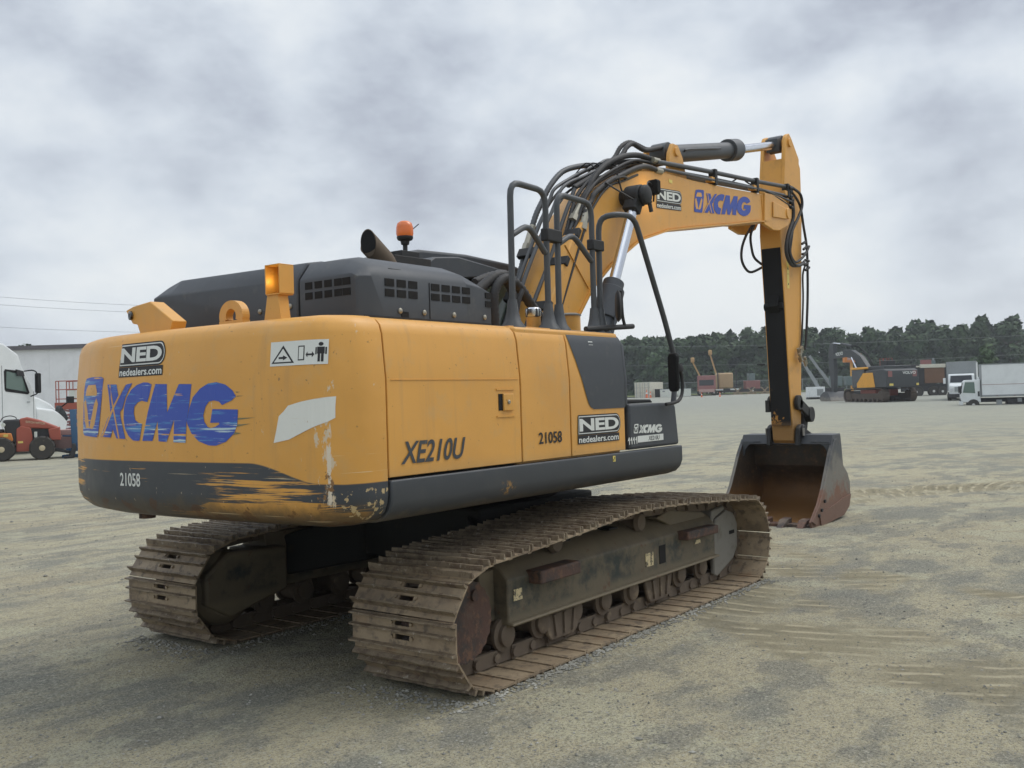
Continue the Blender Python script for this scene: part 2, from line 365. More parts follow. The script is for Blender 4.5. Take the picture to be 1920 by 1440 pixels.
LOGO = {'E': [(0.041, 0.985), (0.086, 1.000), (0.155, 0.991), (0.168, 0.968), (0.162, 0.707), (0.144, 0.348), (0.131, 0.134), (0.121, 0.106), (0.014, 0.127), (0.000, 0.169), (0.004, 0.353), (0.016, 0.677), (0.030, 0.930)], 'K1': [(0.061, 0.884), (0.120, 0.884), (0.132, 0.779), (0.130, 0.723), (0.038, 0.725), (0.046, 0.815)], 'K2': [(0.019, 0.621), (0.038, 0.676), (0.053, 0.506), (0.064, 0.253), (0.036, 0.239), (0.023, 0.352)], 'K3': [(0.127, 0.682), (0.137, 0.598), (0.109, 0.294), (0.091, 0.224), (0.065, 0.239), (0.090, 0.434), (0.109, 0.600)], 'X1': [(0.204, 0.874), (0.273, 0.866), (0.290, 0.695), (0.300, 0.397), (0.332, 0.086), (0.267, 0.092), (0.243, 0.208), (0.226, 0.468), (0.218, 0.701)], 'X2': [(0.344, 0.858), (0.387, 0.873), (0.342, 0.690), (0.318, 0.531), (0.260, 0.344), (0.222, 0.106), (0.148, 0.116), (0.201, 0.374), (0.263, 0.561), (0.304, 0.707)], 'S1': [(0.220, 0.868), (0.228, 0.867), (0.250, 0.562), (0.290, 0.093), (0.280, 0.092), (0.240, 0.563)], 'S2': [(0.333, 0.858), (0.341, 0.857), (0.253, 0.521), (0.164, 0.117), (0.152, 0.118), (0.243, 0.542)], 'C': [(0.517, 0.838), (0.493, 0.867), (0.463, 0.875), (0.419, 0.843), (0.381, 0.780), (0.348, 0.676), (0.327, 0.530), (0.322, 0.369), (0.330, 0.234), (0.355, 0.126), (0.385, 0.066), (0.417, 0.057), (0.430, 0.067), (0.450, 0.298), (0.426, 0.312), (0.404, 0.352), (0.395, 0.446), (0.400, 0.539), (0.423, 0.597), (0.451, 0.621), (0.487, 0.598), (0.500, 0.676)], 'M': [(0.541, 0.842), (0.612, 0.833), (0.611, 0.447), (0.685, 0.825), (0.757, 0.816), (0.740, 0.503), (0.725, 0.327), (0.716, 0.037), (0.645, 0.043), (0.653, 0.349), (0.604, 0.049), (0.554, 0.055), (0.551, 0.334), (0.515, 0.061), (0.449, 0.060), (0.489, 0.454)], 'G': [(0.743, 0.503), (0.764, 0.640), (0.804, 0.748), (0.848, 0.812), (0.892, 0.825), (0.939, 0.789), (0.974, 0.712), (0.992, 0.632), (0.968, 0.579), (0.920, 0.526), (0.905, 0.572), (0.878, 0.590), (0.851, 0.576), (0.832, 0.510), (0.819, 0.399), (0.824, 0.312), (0.842, 0.243), (0.858, 0.228), (0.880, 0.242), (0.904, 0.278), (0.902, 0.299), (0.856, 0.298), (0.869, 0.476), (1.000, 0.462), (0.995, 0.270), (0.979, 0.161), (0.936, 0.052), (0.883, 0.000), (0.845, 0.002), (0.791, 0.057), (0.753, 0.151), (0.730, 0.277), (0.725, 0.327)], 'Z1': [(0.990, 0.692), (1.013, 0.687), (0.995, 0.677)], 'Z2': [(0.994, 0.637), (1.032, 0.637), (0.997, 0.628)], 'Z3': [(0.997, 0.354), (1.085, 0.356), (0.996, 0.330)], 'Z4': [(0.993, 0.270), (1.061, 0.280), (0.990, 0.240)], 'Z5': [(0.981, 0.173), (1.015, 0.161), (0.973, 0.137)]}
class Flat:
    def __init__(s): s.v = []; s.f = []; s.mi = []
    def polys(s, ps, x, y, w_, h, lift=0, shear=0, mi=0):
        for p in ps:
            o = len(s.v); s.v += [(x + a * w_ + b * h * shear, y + b * h, lift) for a, b in p]; s.f.append(tuple(range(o, o + len(p)))); s.mi.append(mi)
        return s
    def text(s, t, x, y, w_, h, lift=0, bold=.02, shear=0, mi=0, spacing=1.0):
        vs, fs = text_polys(t, bold=bold, shear=shear, spacing=spacing); o = len(s.v)
        s.v += [(x + a * w_, y + b * h, lift) for a, b in vs]; s.f += [tuple(i + o for i in f) for f in fs]; s.mi += [mi] * len(fs); return s
    def rect(s, x, y, w_, h, lift=0, mi=0): return s.polys([[(0, 0), (1, 0), (1, 1), (0, 1)]], x, y, w_, h, lift, 0, mi)
    def build(s, name, mats, parent, fn, cuts=None):
        """fn(u, v, lift) -> point on the surface"""
        bm = bmesh.new(); vv = [bm.verts.new(v) for v in s.v]
        for f, mi in zip(s.f, s.mi):
            try: q = bm.faces.new([vv[i] for i in f]); q.material_index = mi
            except ValueError: pass
        bm.normal_update(); bmesh.ops.triangulate(bm, faces=[f for f in bm.faces if len(f.verts) > 3])
        if cuts:
            us = [v.co.x for v in bm.verts]; k = math.ceil(min(us) / cuts)
            while k * cuts < max(us):
                bmesh.ops.bisect_plane(bm, geom=bm.verts[:] + bm.edges[:] + bm.faces[:], plane_co=(k * cuts, 0, 0), plane_no=(1, 0, 0)); k += 1
        for v in bm.verts: v.co = Vector(fn(v.co.x, v.co.y, v.co.z))
        me = bpy.data.meshes.new(name); bm.to_mesh(me); bm.free()
        for mm in mats: me.materials.append(MATS[mm])
        o = bpy.data.objects.new(name, me); COL.objects.link(o); o.parent = parent; return o

# ------------------------------------------------------------------ ground
def ramp_h(x, y):
    d = math.hypot(x + 6.2, y + 5); far = max(0.0, min(d - 70, 110)) * .012
    az = math.degrees(math.atan2(y + 5, x + 6.2)); k = max(0.0, min(1.0, (62 - az) / 18)); far *= k
    dip = -.055 * math.exp(-(((x - 6.6) / 1.7) ** 2 + (y / 1.6) ** 2))
    near = noise.noise(Vector((x * .35, y * .35, 1.3))) * .012 * max(0, 1 - d / 60)
    inside = max(0.0, 1 - max(abs(x) / 3.2, abs(y) / 2.6) ** 4) if abs(x) < 3.2 and abs(y) < 2.6 else 0
    pad = .013 * max(0, min(1, (2.35 - abs(x)) / .4)) * max(0, min(1, (1.95 - abs(y)) / .4))
    return far + dip + near * (1 - inside) + pad
def _ground():
    M = Mat('gravel_yard', (.47, .42, .28), .95, 0, .15); x, y, z = M.xyz()
    big = M.noise(.33, 7, .6, sc=(1, 1, 1), off=(3, 8, 0), dist=.4); mid = M.noise(1.5, 7, .62, sc=(.6, 1.3, 1), rot=R(35), off=(1, 1, 0)); fine = M.noise(16, 7, .7); pix = M.noise(70, 4, .7)
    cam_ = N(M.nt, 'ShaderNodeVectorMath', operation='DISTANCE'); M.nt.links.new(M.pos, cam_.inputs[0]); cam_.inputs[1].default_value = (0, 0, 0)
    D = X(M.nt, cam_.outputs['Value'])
    M.mix((big * .5 + mid * .5).step(.47, .58) * .9, (.215, .22, .188))
    M.mix(M.noise(.22, 6, .6, off=(20, 3, 0)).step(.52, .62) * .6, (.41, .35, .225))
    M.mix(M.noise(.9, 7, .62, sc=(1, 1.6, 1), rot=R(20), off=(31, 7, 0)).step(.53, .60) * .7, (.20, .20, .172)); M.mix(M.noise(1.3, 7, .62, off=(13, 17, 0)).step(.55, .60) * .7, (.50, .475, .33))
    st = M.noise(1.0, 7, .6, sc=(.35, 2.4, 1), rot=R(-28), off=(2, 0, 0)); lf = (x * -.55 + y).step(1.5, 5)
    M.mix((st + lf * .04).step(.53, .64) * (lf * .5 + .1), (.25, .245, .205))
    st2 = M.noise(1.0, 6, .6, sc=(.25, 3.4, 1), rot=R(-33), off=(12, 0, 0)); M.mix(st2.step(.53, .60) * lf * .6, (.48, .44, .32))
    M.mix(fine.step(.50, .64) * .35, (.17, .165, .14)); M.mix(M.noise(7, 8, .72, off=(1, 6, 2)).step(.50, .60) * .3, (.20, .195, .16)); M.mix(pix.step(.53, .60) * .6, (.50, .48, .39)); M.mix(M.noise(60, 6, .75, off=(3, 3, 3)).step(.53, .59) * .7, (.11, .108, .09)); M.mix(M.noise(110, 3, .7, off=(3, 7, 3)).step(.56, .62) * .5, (.13, .125, .105))
    M.mix(M.noise(30, 7, .78, off=(8, 1, 3)).step(.54, .60) * .6, (.46, .44, .36))
    M.mix(M.noise(22, 7, .78, off=(18, 1, 3)).step(.55, .61) * .55, (.155, .15, .125))
    # grey far yard
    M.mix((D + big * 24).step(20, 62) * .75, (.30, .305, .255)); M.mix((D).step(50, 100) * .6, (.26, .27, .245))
    # churned arcs where tracked machines turned
    def arcs(cx, cy, r0, r1, n, amp, col):  # short ridges across the band
        dx = x - cx; dy = y - cy; r = (dx * dx + dy * dy).m('SQRT'); an = dy.m('ARCTAN2', dx)
        wobn = M.noise(2.2, 4, .6, off=(cx, cy, 0)); bandm = (r + wobn * .35).step(r0, r0 + .2) * (r + wobn * .35).step(r1 + .2, r1)
        saw = ((an * n) + (r * r * 1.6) + (wobn * 4.5)).m('SINE'); patch = M.noise(1.1, 3, .5, off=(cy, cx, 2)).step(.38, .55)
        M.mix(bandm * patch * .75, col); M.mix(bandm * patch * saw.step(.4, .9) * M.noise(3.5, 4, .6).step(.42, .56) * .7, (.53, .47, .33)); M.mix(bandm * patch * saw.step(-.4, -.9) * M.noise(2.8, 4, .6).step(.45, .6) * .25, (.17, .155, .11))
        return bandm * patch * saw * M.noise(2.5, 4, .6, off=(5, 5, 5)).step(.42, .6)
    h1 = arcs(7.2, -4.6, 4.9, 5.7, 150, 1, (.275, .24, .155)); h2 = arcs(6.4, -6.6, 6.6, 7.8, 190, 1, (.27, .24, .16))
    M.bump(h1 + h2, .022, .8); M.bump(mid + fine * .35, .05, .6); M.bump(fine * .7 + pix * .9, .018, 1.0); return M.m
mk('ground', _ground)
mb = MB(); n = 240
ax = [math.copysign(abs(t) ** 1, t) for t in [(i / n * 2 - 1) for i in range(n + 1)]]
ax = [math.sinh(t * 6.6) / math.sinh(6.6) * 1800 for t in ax]
vs = [(a, b, ramp_h(a, b)) for a in ax for b in ax]
fs = [(i * (n + 1) + j, (i + 1) * (n + 1) + j, (i + 1) * (n + 1) + j + 1, i * (n + 1) + j + 1) for i in range(n) for j in range(n)]
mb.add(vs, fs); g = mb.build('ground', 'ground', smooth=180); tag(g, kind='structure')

# loose stones: countless
def _stone():
    M = Mat('loose_stone', (.27, .262, .225), .9); 
    v = M.voro(4.0, 'Color'); M.mix(M.noise(5, 2).step(.4, .6), (.19, .188, .165)); M.mix(M.noise(8, 2, off=(3, 1, 1)).step(.55, .62) * .7, (.42, .41, .36)); return M.m
mk('stone', _stone)
mb = MB(); C0 = Vector((-6.17, -4.96)); Fd = Vector((.803, .596)).normalized(); Rd = Vector((Fd.y, -Fd.x))
oct_ = [(1, 0, 0), (-1, 0, 0), (0, 1, 0), (0, -1, 0), (0, 0, 1), (0, 0, -1)]; octf = [(0, 2, 4), (2, 1, 4), (1, 3, 4), (3, 0, 4), (2, 0, 5), (1, 2, 5), (3, 1, 5), (0, 3, 5)]
clods = [(rnd.uniform(-2.0, 2.15), -1.53 - abs(rnd.gauss(0, .05))) for _ in range(900)] + [(-2.0 - abs(rnd.gauss(0, .12)), sg * 1.137 + rnd.uniform(-.45, .45)) for sg in (-1, 1) for _ in range(200)] + [(rnd.uniform(-2.0, 1.5), .72 - abs(rnd.gauss(0, .06))) for _ in range(300)]
for x_, y_ in clods:
    s_ = rnd.uniform(.006, .017); z_ = ramp_h(x_, y_)
    mb.add([(x_ + a * s_ * rnd.uniform(.7, 1.3), y_ + b * s_ * rnd.uniform(.7, 1.3), z_ + s_ * .2 + c * s_ * .6) for a, b, c in oct_], octf)
for i in range(34000):
    d = 2.2 + 16 * rnd.random() ** 1.5; p = C0 + Fd * d + Rd * (rnd.uniform(-.66, .66) * (d + 1.5))
    if noise.noise(Vector((p.x * .8, p.y * .8, 5))) + rnd.uniform(-.55, .3) < -.10: continue
    s_ = rnd.choice((.003, .004, .004, .005, .006, .008)) * rnd.uniform(.8, 1.5) * (1 + d * .02)
    if rnd.random() < .008: s_ *= 2.3
    a = rnd.uniform(0, 6.28); c_, n_ = math.cos(a), math.sin(a); k = (s_ * rnd.uniform(.8, 1.5), s_ * rnd.uniform(.6, 1.1), s_ * rnd.uniform(.35, .75)); zg = ramp_h(p.x, p.y)
    vs = []
    for X_, Y_, Z_ in oct_:
        X_ = X_ * k[0] * rnd.uniform(.7, 1.2); Y_ = Y_ * k[1] * rnd.uniform(.7, 1.2); Z_ *= k[2]
        vs.append((p.x + X_ * c_ - Y_ * n_, p.y + X_ * n_ + Y_ * c_, zg + k[2] * .45 + Z_))
    mb.add(vs, octf)
g = mb.build('gravel', 'stone', smooth=0); tag(g, 'loose grey and tan gravel scattered over the yard in front', 'gravel', kind='stuff')

# ================================================================== the big yellow excavator
EX = thing('excavator', (0, 0, 0), 0, 'large yellow tracked excavator with scraped blue counterweight lettering, nearest the camera', 'excavator')
def rear_x(y):                             # plan of the counterweight's rear face
    a = abs(y)
    x = -2.875 + .075 * (a / 1.2) ** 2
    if y > .5: x += .26 * (y - .5) ** 2
    if a > 1.17: x += .25 * ((a - 1.17) / .2) ** 2.2 * (.8 if y < 0 else .3)
    return x
PROF = [(1.03, .30), (1.035, .16), (1.06, .075), (1.10, .028), (1.15, .006), (1.20, 0), (1.40, 0), (1.79, 0), (2.03, .022), (2.08, .038), (2.11, .066), (2.127, .11), (2.135, .2)]
plan = [(-2.442, -1.372), (-2.50, -1.3715), (-2.55, -1.369), (-2.588, -1.362)] + [(rear_x(y), y) for y in (-1.352, -1.342, -1.33, -1.317, -1.30, -1.285, -1.27, -1.255, -1.24, -1.225, -1.21, -1.195, -1.18, -1.165, -1.14, -1.08, -1.0, -.9, -.8, -.7, -.6, -.45, -.3, -.15)]
plan += [(rear_x(0), 0)] + [(rear_x(-b), -b) for a, b in plan[::-1] if b > -1.345 and a < -2.6] + [(-2.49, 1.369), (-2.442, 1.372)]
mb = MB(); vs = []
for z, ins in PROF:
    for i, (a, b) in enumerate(plan):
        p0 = Vector(plan[max(i - 1, 0)]); p1 = Vector(plan[min(i + 1, len(plan) - 1)]); t = (p1 - p0).normalized(); nrm = Vector((t.y, -t.x))
        if i == 0 or i == len(plan) - 1: nrm = Vector((0, math.copysign(1, -b)))
        else:
            if nrm.dot(Vector((-2.0 - a, -b))) < 0: nrm = -nrm
        vs.append((a + nrm.x * ins, b + nrm.y * ins, z))
k = len(plan); fs = [(j * k + i, j * k + i + 1, (j + 1) * k + i + 1, (j + 1) * k + i) for j in range(len(PROF) - 1) for i in range(k - 1)]
fs += [tuple(range(k)), tuple(range((len(PROF) - 1) * k, len(PROF) * k))] + [(j * k, (j + 1) * k, (j + 2) * k - 1, (j + 1) * k - 1) for j in range(len(PROF) - 1)]
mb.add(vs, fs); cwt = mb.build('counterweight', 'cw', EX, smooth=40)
mb = MB().cyl((-2.55, .62, .985), (-2.55, .62, 1.04), .05); mb.build('drain_plug', 'rust', cwt)

# side profile shared by the right hand doors
def sideprof(z0, y=-1.37, t=.03):
    o_ = [(y, z0), (y, 1.79), (y + .022, 2.03), (y + .038, 2.08), (y + .066, 2.108), (y + .11, 2.123), (y + .32, 2.13)]
    return o_ + [(y + .32, 2.10), (y + .12, 2.09), (y + .07, 2.05), (y + t, 1.79), (y + t, z0)]
def door(name, x0, x1, mat='yellow_paint', z0=1.276, y=-1.37):
    return MB().prism(sideprof(z0, y), 'x', x0, x1).build(name, mat, EX, bevel=.004)
d1 = door('engine_door', -2.428, -1.252); d2 = door('side_panel', -1.238, -.697); d3 = door('tank_panel', -.683, .018)
mb = MB().prism([(-.625, 2.115), (-.63, 2.09), (-.55, 1.90), (-.455, 1.66), (-.43, 1.61), (-.395, 1.586), (-.35, 1.578), (.02, 1.578), (.02, 2.115)][0:0] or [(-.66, 2.04), (-.60, 1.93), (-.50, 1.70), (-.46, 1.625), (-.43, 1.595), (-.38, 1.58), (.021, 1.58), (.021, 1.79), (.021, 2.04)], 'y', -1.375, -1.34)
gp = Flat()  # grey panel follows the leaning upper half of the tank panel
def sp_y(z):
    if z < 1.79: return -1.37
    if z < 2.03: return -1.37 + .022 * (z - 1.79) / .24
    if z < 2.08: return -1.348 + .016 * (z - 2.03) / .05
    if z < 2.108: return -1.332 + .028 * (z - 2.08) / .028
    return -1.304 + .044 * min(1, (z - 2.108) / .015)
edge = [(-.655, 2.1225), (-.662, 2.108), (-.665, 2.08), (-.655, 2.03), (-.60, 1.92), (-.545, 1.79), (-.495, 1.68), (-.465, 1.62), (-.44, 1.595), (-.40, 1.58)]
gvs = []; gfs = []
for a, b in edge: gvs += [(a, sp_y(b) - .004, b + (.004 if b > 2.1 else 0)), (.021, sp_y(b) - .004, b + (.004 if b > 2.1 else 0))]
for i in range(len(edge) - 1): gfs.append((2 * i, 2 * i + 1, 2 * i + 3, 2 * i + 2))
gvs += [(-.655, -1.05, 2.136), (.021, -1.05, 2.136)]; gfs.append((0, 1, len(gvs) - 1, len(gvs) - 2))
MB().add(gvs, gfs).build('grey_corner_cover', 'grey_paint', d3, smooth=50)
# front corner column of the tank
MB().prism([(-1.366, 1.585), (-1.366, 1.79), (-1.344, 2.03), (-1.30, 2.10), (-1.05, 2.128), (-.6, 2.128), (-.6, 1.585)], 'x', .03, .085).build('front_cover', 'grey_paint', EX, bevel=.02, seg=3)
# inner bodies of the superstructure
MB().box(-2.40, -1.26, -1.32, 1.32, 1.2, 2.09).build('engine_bay', 'belly_black', EX)
MB().box(-1.24, .02, -1.33, -.52, 1.2, 2.118).build('tank', 'yellow_paint', EX, bevel=.02)
MB().box(-1.24, -.25, -.5, .5, 1.15, 2.0).build('pump_bay', 'belly_black', EX)
MB().box(-1.24, -.35, .52, 1.34, 1.2, 2.12).build('battery_box', 'yellow_paint', EX, bevel=.02)
mb = MB().box(-2.3, .80, -1.25, 1.25, 1.06, 1.18); mb.box(-.4, 1.2, -.34, -.26, 1.18, 1.75); mb.box(-.4, 1.3, .26, .34, 1.18, 1.75); mb.prism([(.0, 1.18), (1.1, 1.18), (.75, 1.95), (.25, 1.95)], 'y', -.30, -.24); mb.prism([(.0, 1.18), (1.1, 1.18), (.75, 1.95), (.25, 1.95)], 'y', .24, .30)
mb.build('main_frame', 'belly_black', EX, bevel=.01)
def skirtprof(y): s_ = 1 if y < 0 else -1; return [(y, 1.262), (y, 1.15), (y + s_ * .02, 1.10), (y + s_ * .06, 1.06), (y + s_ * .14, 1.035), (y + s_ * .26, 1.03), (y + s_ * .26, 1.05), (y + s_ * .06, 1.262)]
MB().prism(skirtprof(-1.384), 'x', -2.428, .885).build('side_skirt', 'skirt', EX, bevel=.012, seg=3)
MB().prism(skirtprof(1.384), 'x', -2.428, 1.3).build('side_skirt', 'skirt', EX, bevel=.012, seg=3)
MB().box(-2.42, -.4, 1.33, 1.37, 1.28, 2.10).build('side_door', 'yellow_paint', EX, bevel=.02)
# drain holes, hinge caps and a rain seam on the doors
MB().box(-2.40, -1.27, -1.3735, -1.3700, 1.786, 1.789).build('crease_line', 'yellow_paint', d1)
# latch
lt = MB(); lt.box(-1.475, -1.34, -1.373, -1.3715, 1.60, 1.70); lt = lt.build('latch_recess', 'black', d1)
mb = MB().box(-1.435, -1.335, -1.384, -1.37, 1.598, 1.70); mb.build('latch', 'yellow_paint', d1, bevel=.004)
MB().lathe([(.013, 0), (.013, .006), (.008, .01)], (-1.39, -1.384, 1.65), (0, -1, 0), 14).build('lock', 'fitting', d1)
MB().box(-1.495, -1.315, -1.376, -1.371, 1.722, 1.732).box(-1.495, -1.315, -1.376, -1.371, 1.56, 1.57).each('latch_rib', 'yellow_paint', d1)
# storage box ahead of the tank
tb = MB().prism([(.09, 1.27), (.875, 1.27), (.83, 1.575), (.80, 1.60), (.10, 1.605)], 'y', -1.365, -.62).build('storage_box', 'grey_paint', EX, bevel=.022, seg=3)
MB().prism([(.10, 1.606), (.62, 1.606), (.58, 1.632), (.14, 1.64)], 'y', -1.28, -.72).build('lid', 'dark_steel', tb, bevel=.01)

# decals
def onside(u, v, l): return (u, sp_y(v) - .0045 - l, v)
def rear_inset(z):
    for (a, b), (c, d) in zip(PROF[5:], PROF[6:]):
        if a <= z <= c: return b + (d - b) * (z - a) / (c - a)
    return 0
def onrear(u, v, l): return (rear_x(u) + rear_inset(v) - (.002 if abs(u) < 1.1 else .003) - l * .6, u, v)       # u runs to the machine's left
def flip(fn): return lambda u, v, l: fn(-u, v, l)
def dealer(parent, fn, x, y, w_, h, cuts=None, slant=0.0):
    f = Flat(); ro = .26 * h
    def ro_panel(x, y, w_, h, lift, mi):
        p = [(x, y), (x + w_ - h * .45, y)] + [(x + w_ - h * .45 + h * .45 * math.cos(R(a)), y + h / 2 + h / 2 * math.sin(R(a))) for a in range(-75, 76, 15)] + [(x + w_ - h * .45, y + h), (x + h * .06, y + h)]
        f.polys([p], 0, 0, 1, 1, lift, 0, mi)
    hb = h * .70; y1 = y + h - hb
    ro_panel(x, y1, w_, hb, 0, 0); ro_panel(x + hb * .05, y1 + hb * .06, w_ - hb * .11, hb * .88, .0012, 1); ro_panel(x + hb * .09, y1 + hb * .11, w_ - hb * .19, hb * .78, .0024, 0)
    f.text('NED', x + hb * .13, y1 + hb * .19, w_ - hb * .36, hb * .62, .0036, .035, 0, 1, .95)
    f.rect(x, y, w_ * .96, h * .29, 0, 0); f.text('nedealers.com', x + w_ * .02, y + h * .035, w_ * .92, h * .22, .0012, .018, 0, 1)
    return f.build('dealer_decal', ['black_decal', 'white_decal'], parent, fn, cuts)
dealer(d3, onside, -.615, 1.350, .565, .195)
f = Flat().text('XE210U', -2.34, 1.338, .54, .122, 0, .018, .30); f.build('model_lettering', ['grey_paint'], d1, onside)
f = Flat().text('21058', -1.068, 1.376, .262, .074, 0, .018); f.build('fleet_number', ['black_decal'], d2, onside)
f = Flat().rect(-.41, 2.022, .055, .026).rect(-.402, 2.03, .012, .012, .001, 1).rect(-.382, 2.03, .012, .012, .001, 1); f.build('label', ['white_decal', 'grey_paint'], d3, onside)
f = Flat().rect(-.19, 1.205, .034, .04).polys([[(0, .1), (.5, .1), (.5, .5), (0, .5)], [(.5, .5), (.9, .5), (.9, .9), (.5, .9)]], -.185, 1.207, .024, .034, .001, 0, 1)
f.build('label', ['yellow_label', 'black_decal'], EX, lambda u, v, l: (u, -1.3865 - l, v))
def xlogo(parent, fn, x, y, w_, h, mat, back, name='maker_lettering', cuts=None, blk=False):
    f = Flat()
    for k, (nm, ly, mi) in enumerate((('E', 0, 0), ('K1', 2, 1), ('K2', 2, 1), ('K3', 2, 1), ('X1', 0, 0), ('X2', .5, 0), ('S1', 2.2, 1), ('S2', 2.4, 1), ('C', 0, 0), ('M', 0, 0), ('G', .5, 0), ('Z1', 0, 2), ('Z2', 0, 2), ('Z3', 0, 2), ('Z4', 0, 2), ('Z5', 0, 2))):
        if mi == 2 and not blk: continue
        f.polys([LOGO[nm]], x, y, w_, h, ly * .0004, 0, mi)
    return f.build(name, [mat, back, 'smear'], parent, fn, cuts)
xlogo(tb, lambda u, v, l: (u, -1.369 - l, v), .145, 1.378, .44, .078, 'white_decal', 'black_decal')
f = Flat().rect(.20, 1.318, .40, .048).text('XE210U', .36, 1.326, .18, .032, .0012, .01, .25, 1)
for i in range(4): f.polys([[(0, .5), (.35, 1), (.55, 1), (.6, 0), (.4, 0), (.35, .55)]], .055 + i * .036, 1.31, .05, .052)
f.build('model_lettering', ['white_decal', 'black_decal'], tb, lambda u, v, l: (u, -1.369 - l, v))
dealer(cwt, flip(onrear), -.400, 1.862, .47, .198, .04)
def stretch(u, v, l): return onrear(u + max(0, u - .577) * .42, v, l)
xlogo(cwt, flip(stretch), -.836, 1.464, 1.527, .4135, 'scraped_blue', 'yellow_paint', cuts=.04, blk=True)
f = Flat().text('21058', -.398, 1.222, .215, .078, 0, .016); f.build('fleet_number', ['white_decal'], cwt, flip(onrear), .1)
f = Flat().rect(.925, 1.872, .345, .125).polys([[(0, 0), (1, 0), (.5, 1)]], .935, 1.885, .155, .092, .0012, 0, 1).polys([[(0, 0), (1, 0), (.5, 1)]], .953, 1.892, .119, .068, .0024, 0, 0)
f.polys([[(0, .3), (.5, .3), (.5, 0), (1, .5), (.5, 1), (.5, .7), (0, .7)][::1]], .985, 1.900, .06, .026, .0036, 0, 1)
f.rect(1.115, 1.895, .042, .075, .0012, 1).rect(1.121, 1.901, .030, .063, .0024, 0)
f.polys([[(0, .5), (.25, 0), (.25, .35), (.75, .35), (.75, 0), (1, .5), (.75, 1), (.75, .65), (.25, .65), (.25, 1)]], 1.165, 1.908, .05, .03, .0012, 0, 1)
f.rect(1.227, 1.925, .030, .035, .0012, 1).rect(1.230, 1.885, .010, .04, .0012, 1).rect(1.244, 1.885, .010, .04, .0012, 1).rect(1.219, 1.922, .006, .036, .0012, 1).rect(1.259, 1.922, .006, .036, .0012, 1).polys([arc(.5, .5, .5, .5, 0, 340, 10)], 1.232, 1.964, .02, .02, .0012, 0, 1)
f.build('warning_label', ['white_decal', 'black_decal'], cwt, flip(onrear), .03)
f = Flat().polys([[(.945, 1.478), (1.05, 1.495), (1.18, 1.545), (1.268, 1.582), (1.292, 1.60), (1.293, 1.66), (1.296, 1.708), (1.27, 1.706), (1.13, 1.685), (1.05, 1.668), (1.02, 1.640), (.985, 1.615), (.965, 1.54)]], 0, 0, 1, 1)
f.build('torn_reflector_sticker', ['torn_sticker'], cwt, flip(onrear), .02)

# fittings on top of the counterweight
br = MB().prism([(.60, 2.285), (.52, 2.305), (.34, 2.322), (.115, 2.19), (.14, 2.13), (.45, 2.13), (.48, 2.19), (.53, 2.20)], 'x', -2.68, -2.58).build('camera_bracket', 'yellow_paint', EX, bevel=.006)
MB().lathe([(.028, 0), (.028, .012), (.016, .014), (.012, .01)], (-2.68, .54, 2.25), (-1, .3, 0), 18).build('camera_lens', 'dark_glass', br)
le = MB()
for i in range(24):
    a0, a1 = [R(x) for x in (-25 + i * 230 / 24, -25 + (i + 1) * 230 / 24)]
    le.prism([(-.35 + .105 * math.cos(a0), 2.185 + .09 * math.sin(a0)), (-.35 + .105 * math.cos(a1), 2.185 + .09 * math.sin(a1)), (-.35 + .045 * math.cos(a1), 2.185 + .042 * math.sin(a1)), (-.35 + .045 * math.cos(a0), 2.185 + .042 * math.sin(a0))], 'x', -2.62, -2.57)
le.box(-2.621, -2.569, -.455, -.245, 2.12, 2.16); le.build('lifting_eye', 'yellow_paint', EX, smooth=30)
MB().lathe([(.06, 0), (.06, .02)], (-2.4, 1.0, 2.13), (0, 0, 1)).build('filler_cap', 'yellow_paint', EX)
# light bracket: open fronted box on a post
lb = MB(); lb.prism([(-.725, 2.13), (-.86, 2.13), (-.85, 2.20), (-.84, 2.268), (-.755, 2.268)], 'x', -2.69, -2.62)
lb.box(-2.70, -2.60, -.868, -.862, 2.268, 2.42); lb.box(-2.70, -2.60, -.756, -.750, 2.268, 2.42); lb.box(-2.70, -2.60, -.862, -.756, 2.262, 2.268); lb.box(-2.70, -2.60, -.868, -.750, 2.42, 2.426); lb.box(-2.604, -2.600, -.862, -.756, 2.268, 2.42)
lb = lb.build('lamp_bracket', 'yellow_paint', EX, bevel=.002)
MB().box(-2.645, -2.61, -.855, -.80, 2.30, 2.39).build('work_lamp', 'dark_steel', lb, bevel=.008)
MB().lathe([(.030, 0), (.028, .008)], (-2.646, -.83, 2.345), (-1, .3, 0)).build('lens', 'lamp_warm', lb)
def bulb(loc, e_, r, col=(1, .75, .3)):
    l = bpy.data.lights.new('lamp_light', 'POINT'); l.energy = e_; l.shadow_soft_size = r; l.color = col
    o = bpy.data.objects.new('lamp_light', l); COL.objects.link(o); o.location = loc; o.parent = EX
bulb((-2.67, -.785, 2.34), .045, .015)

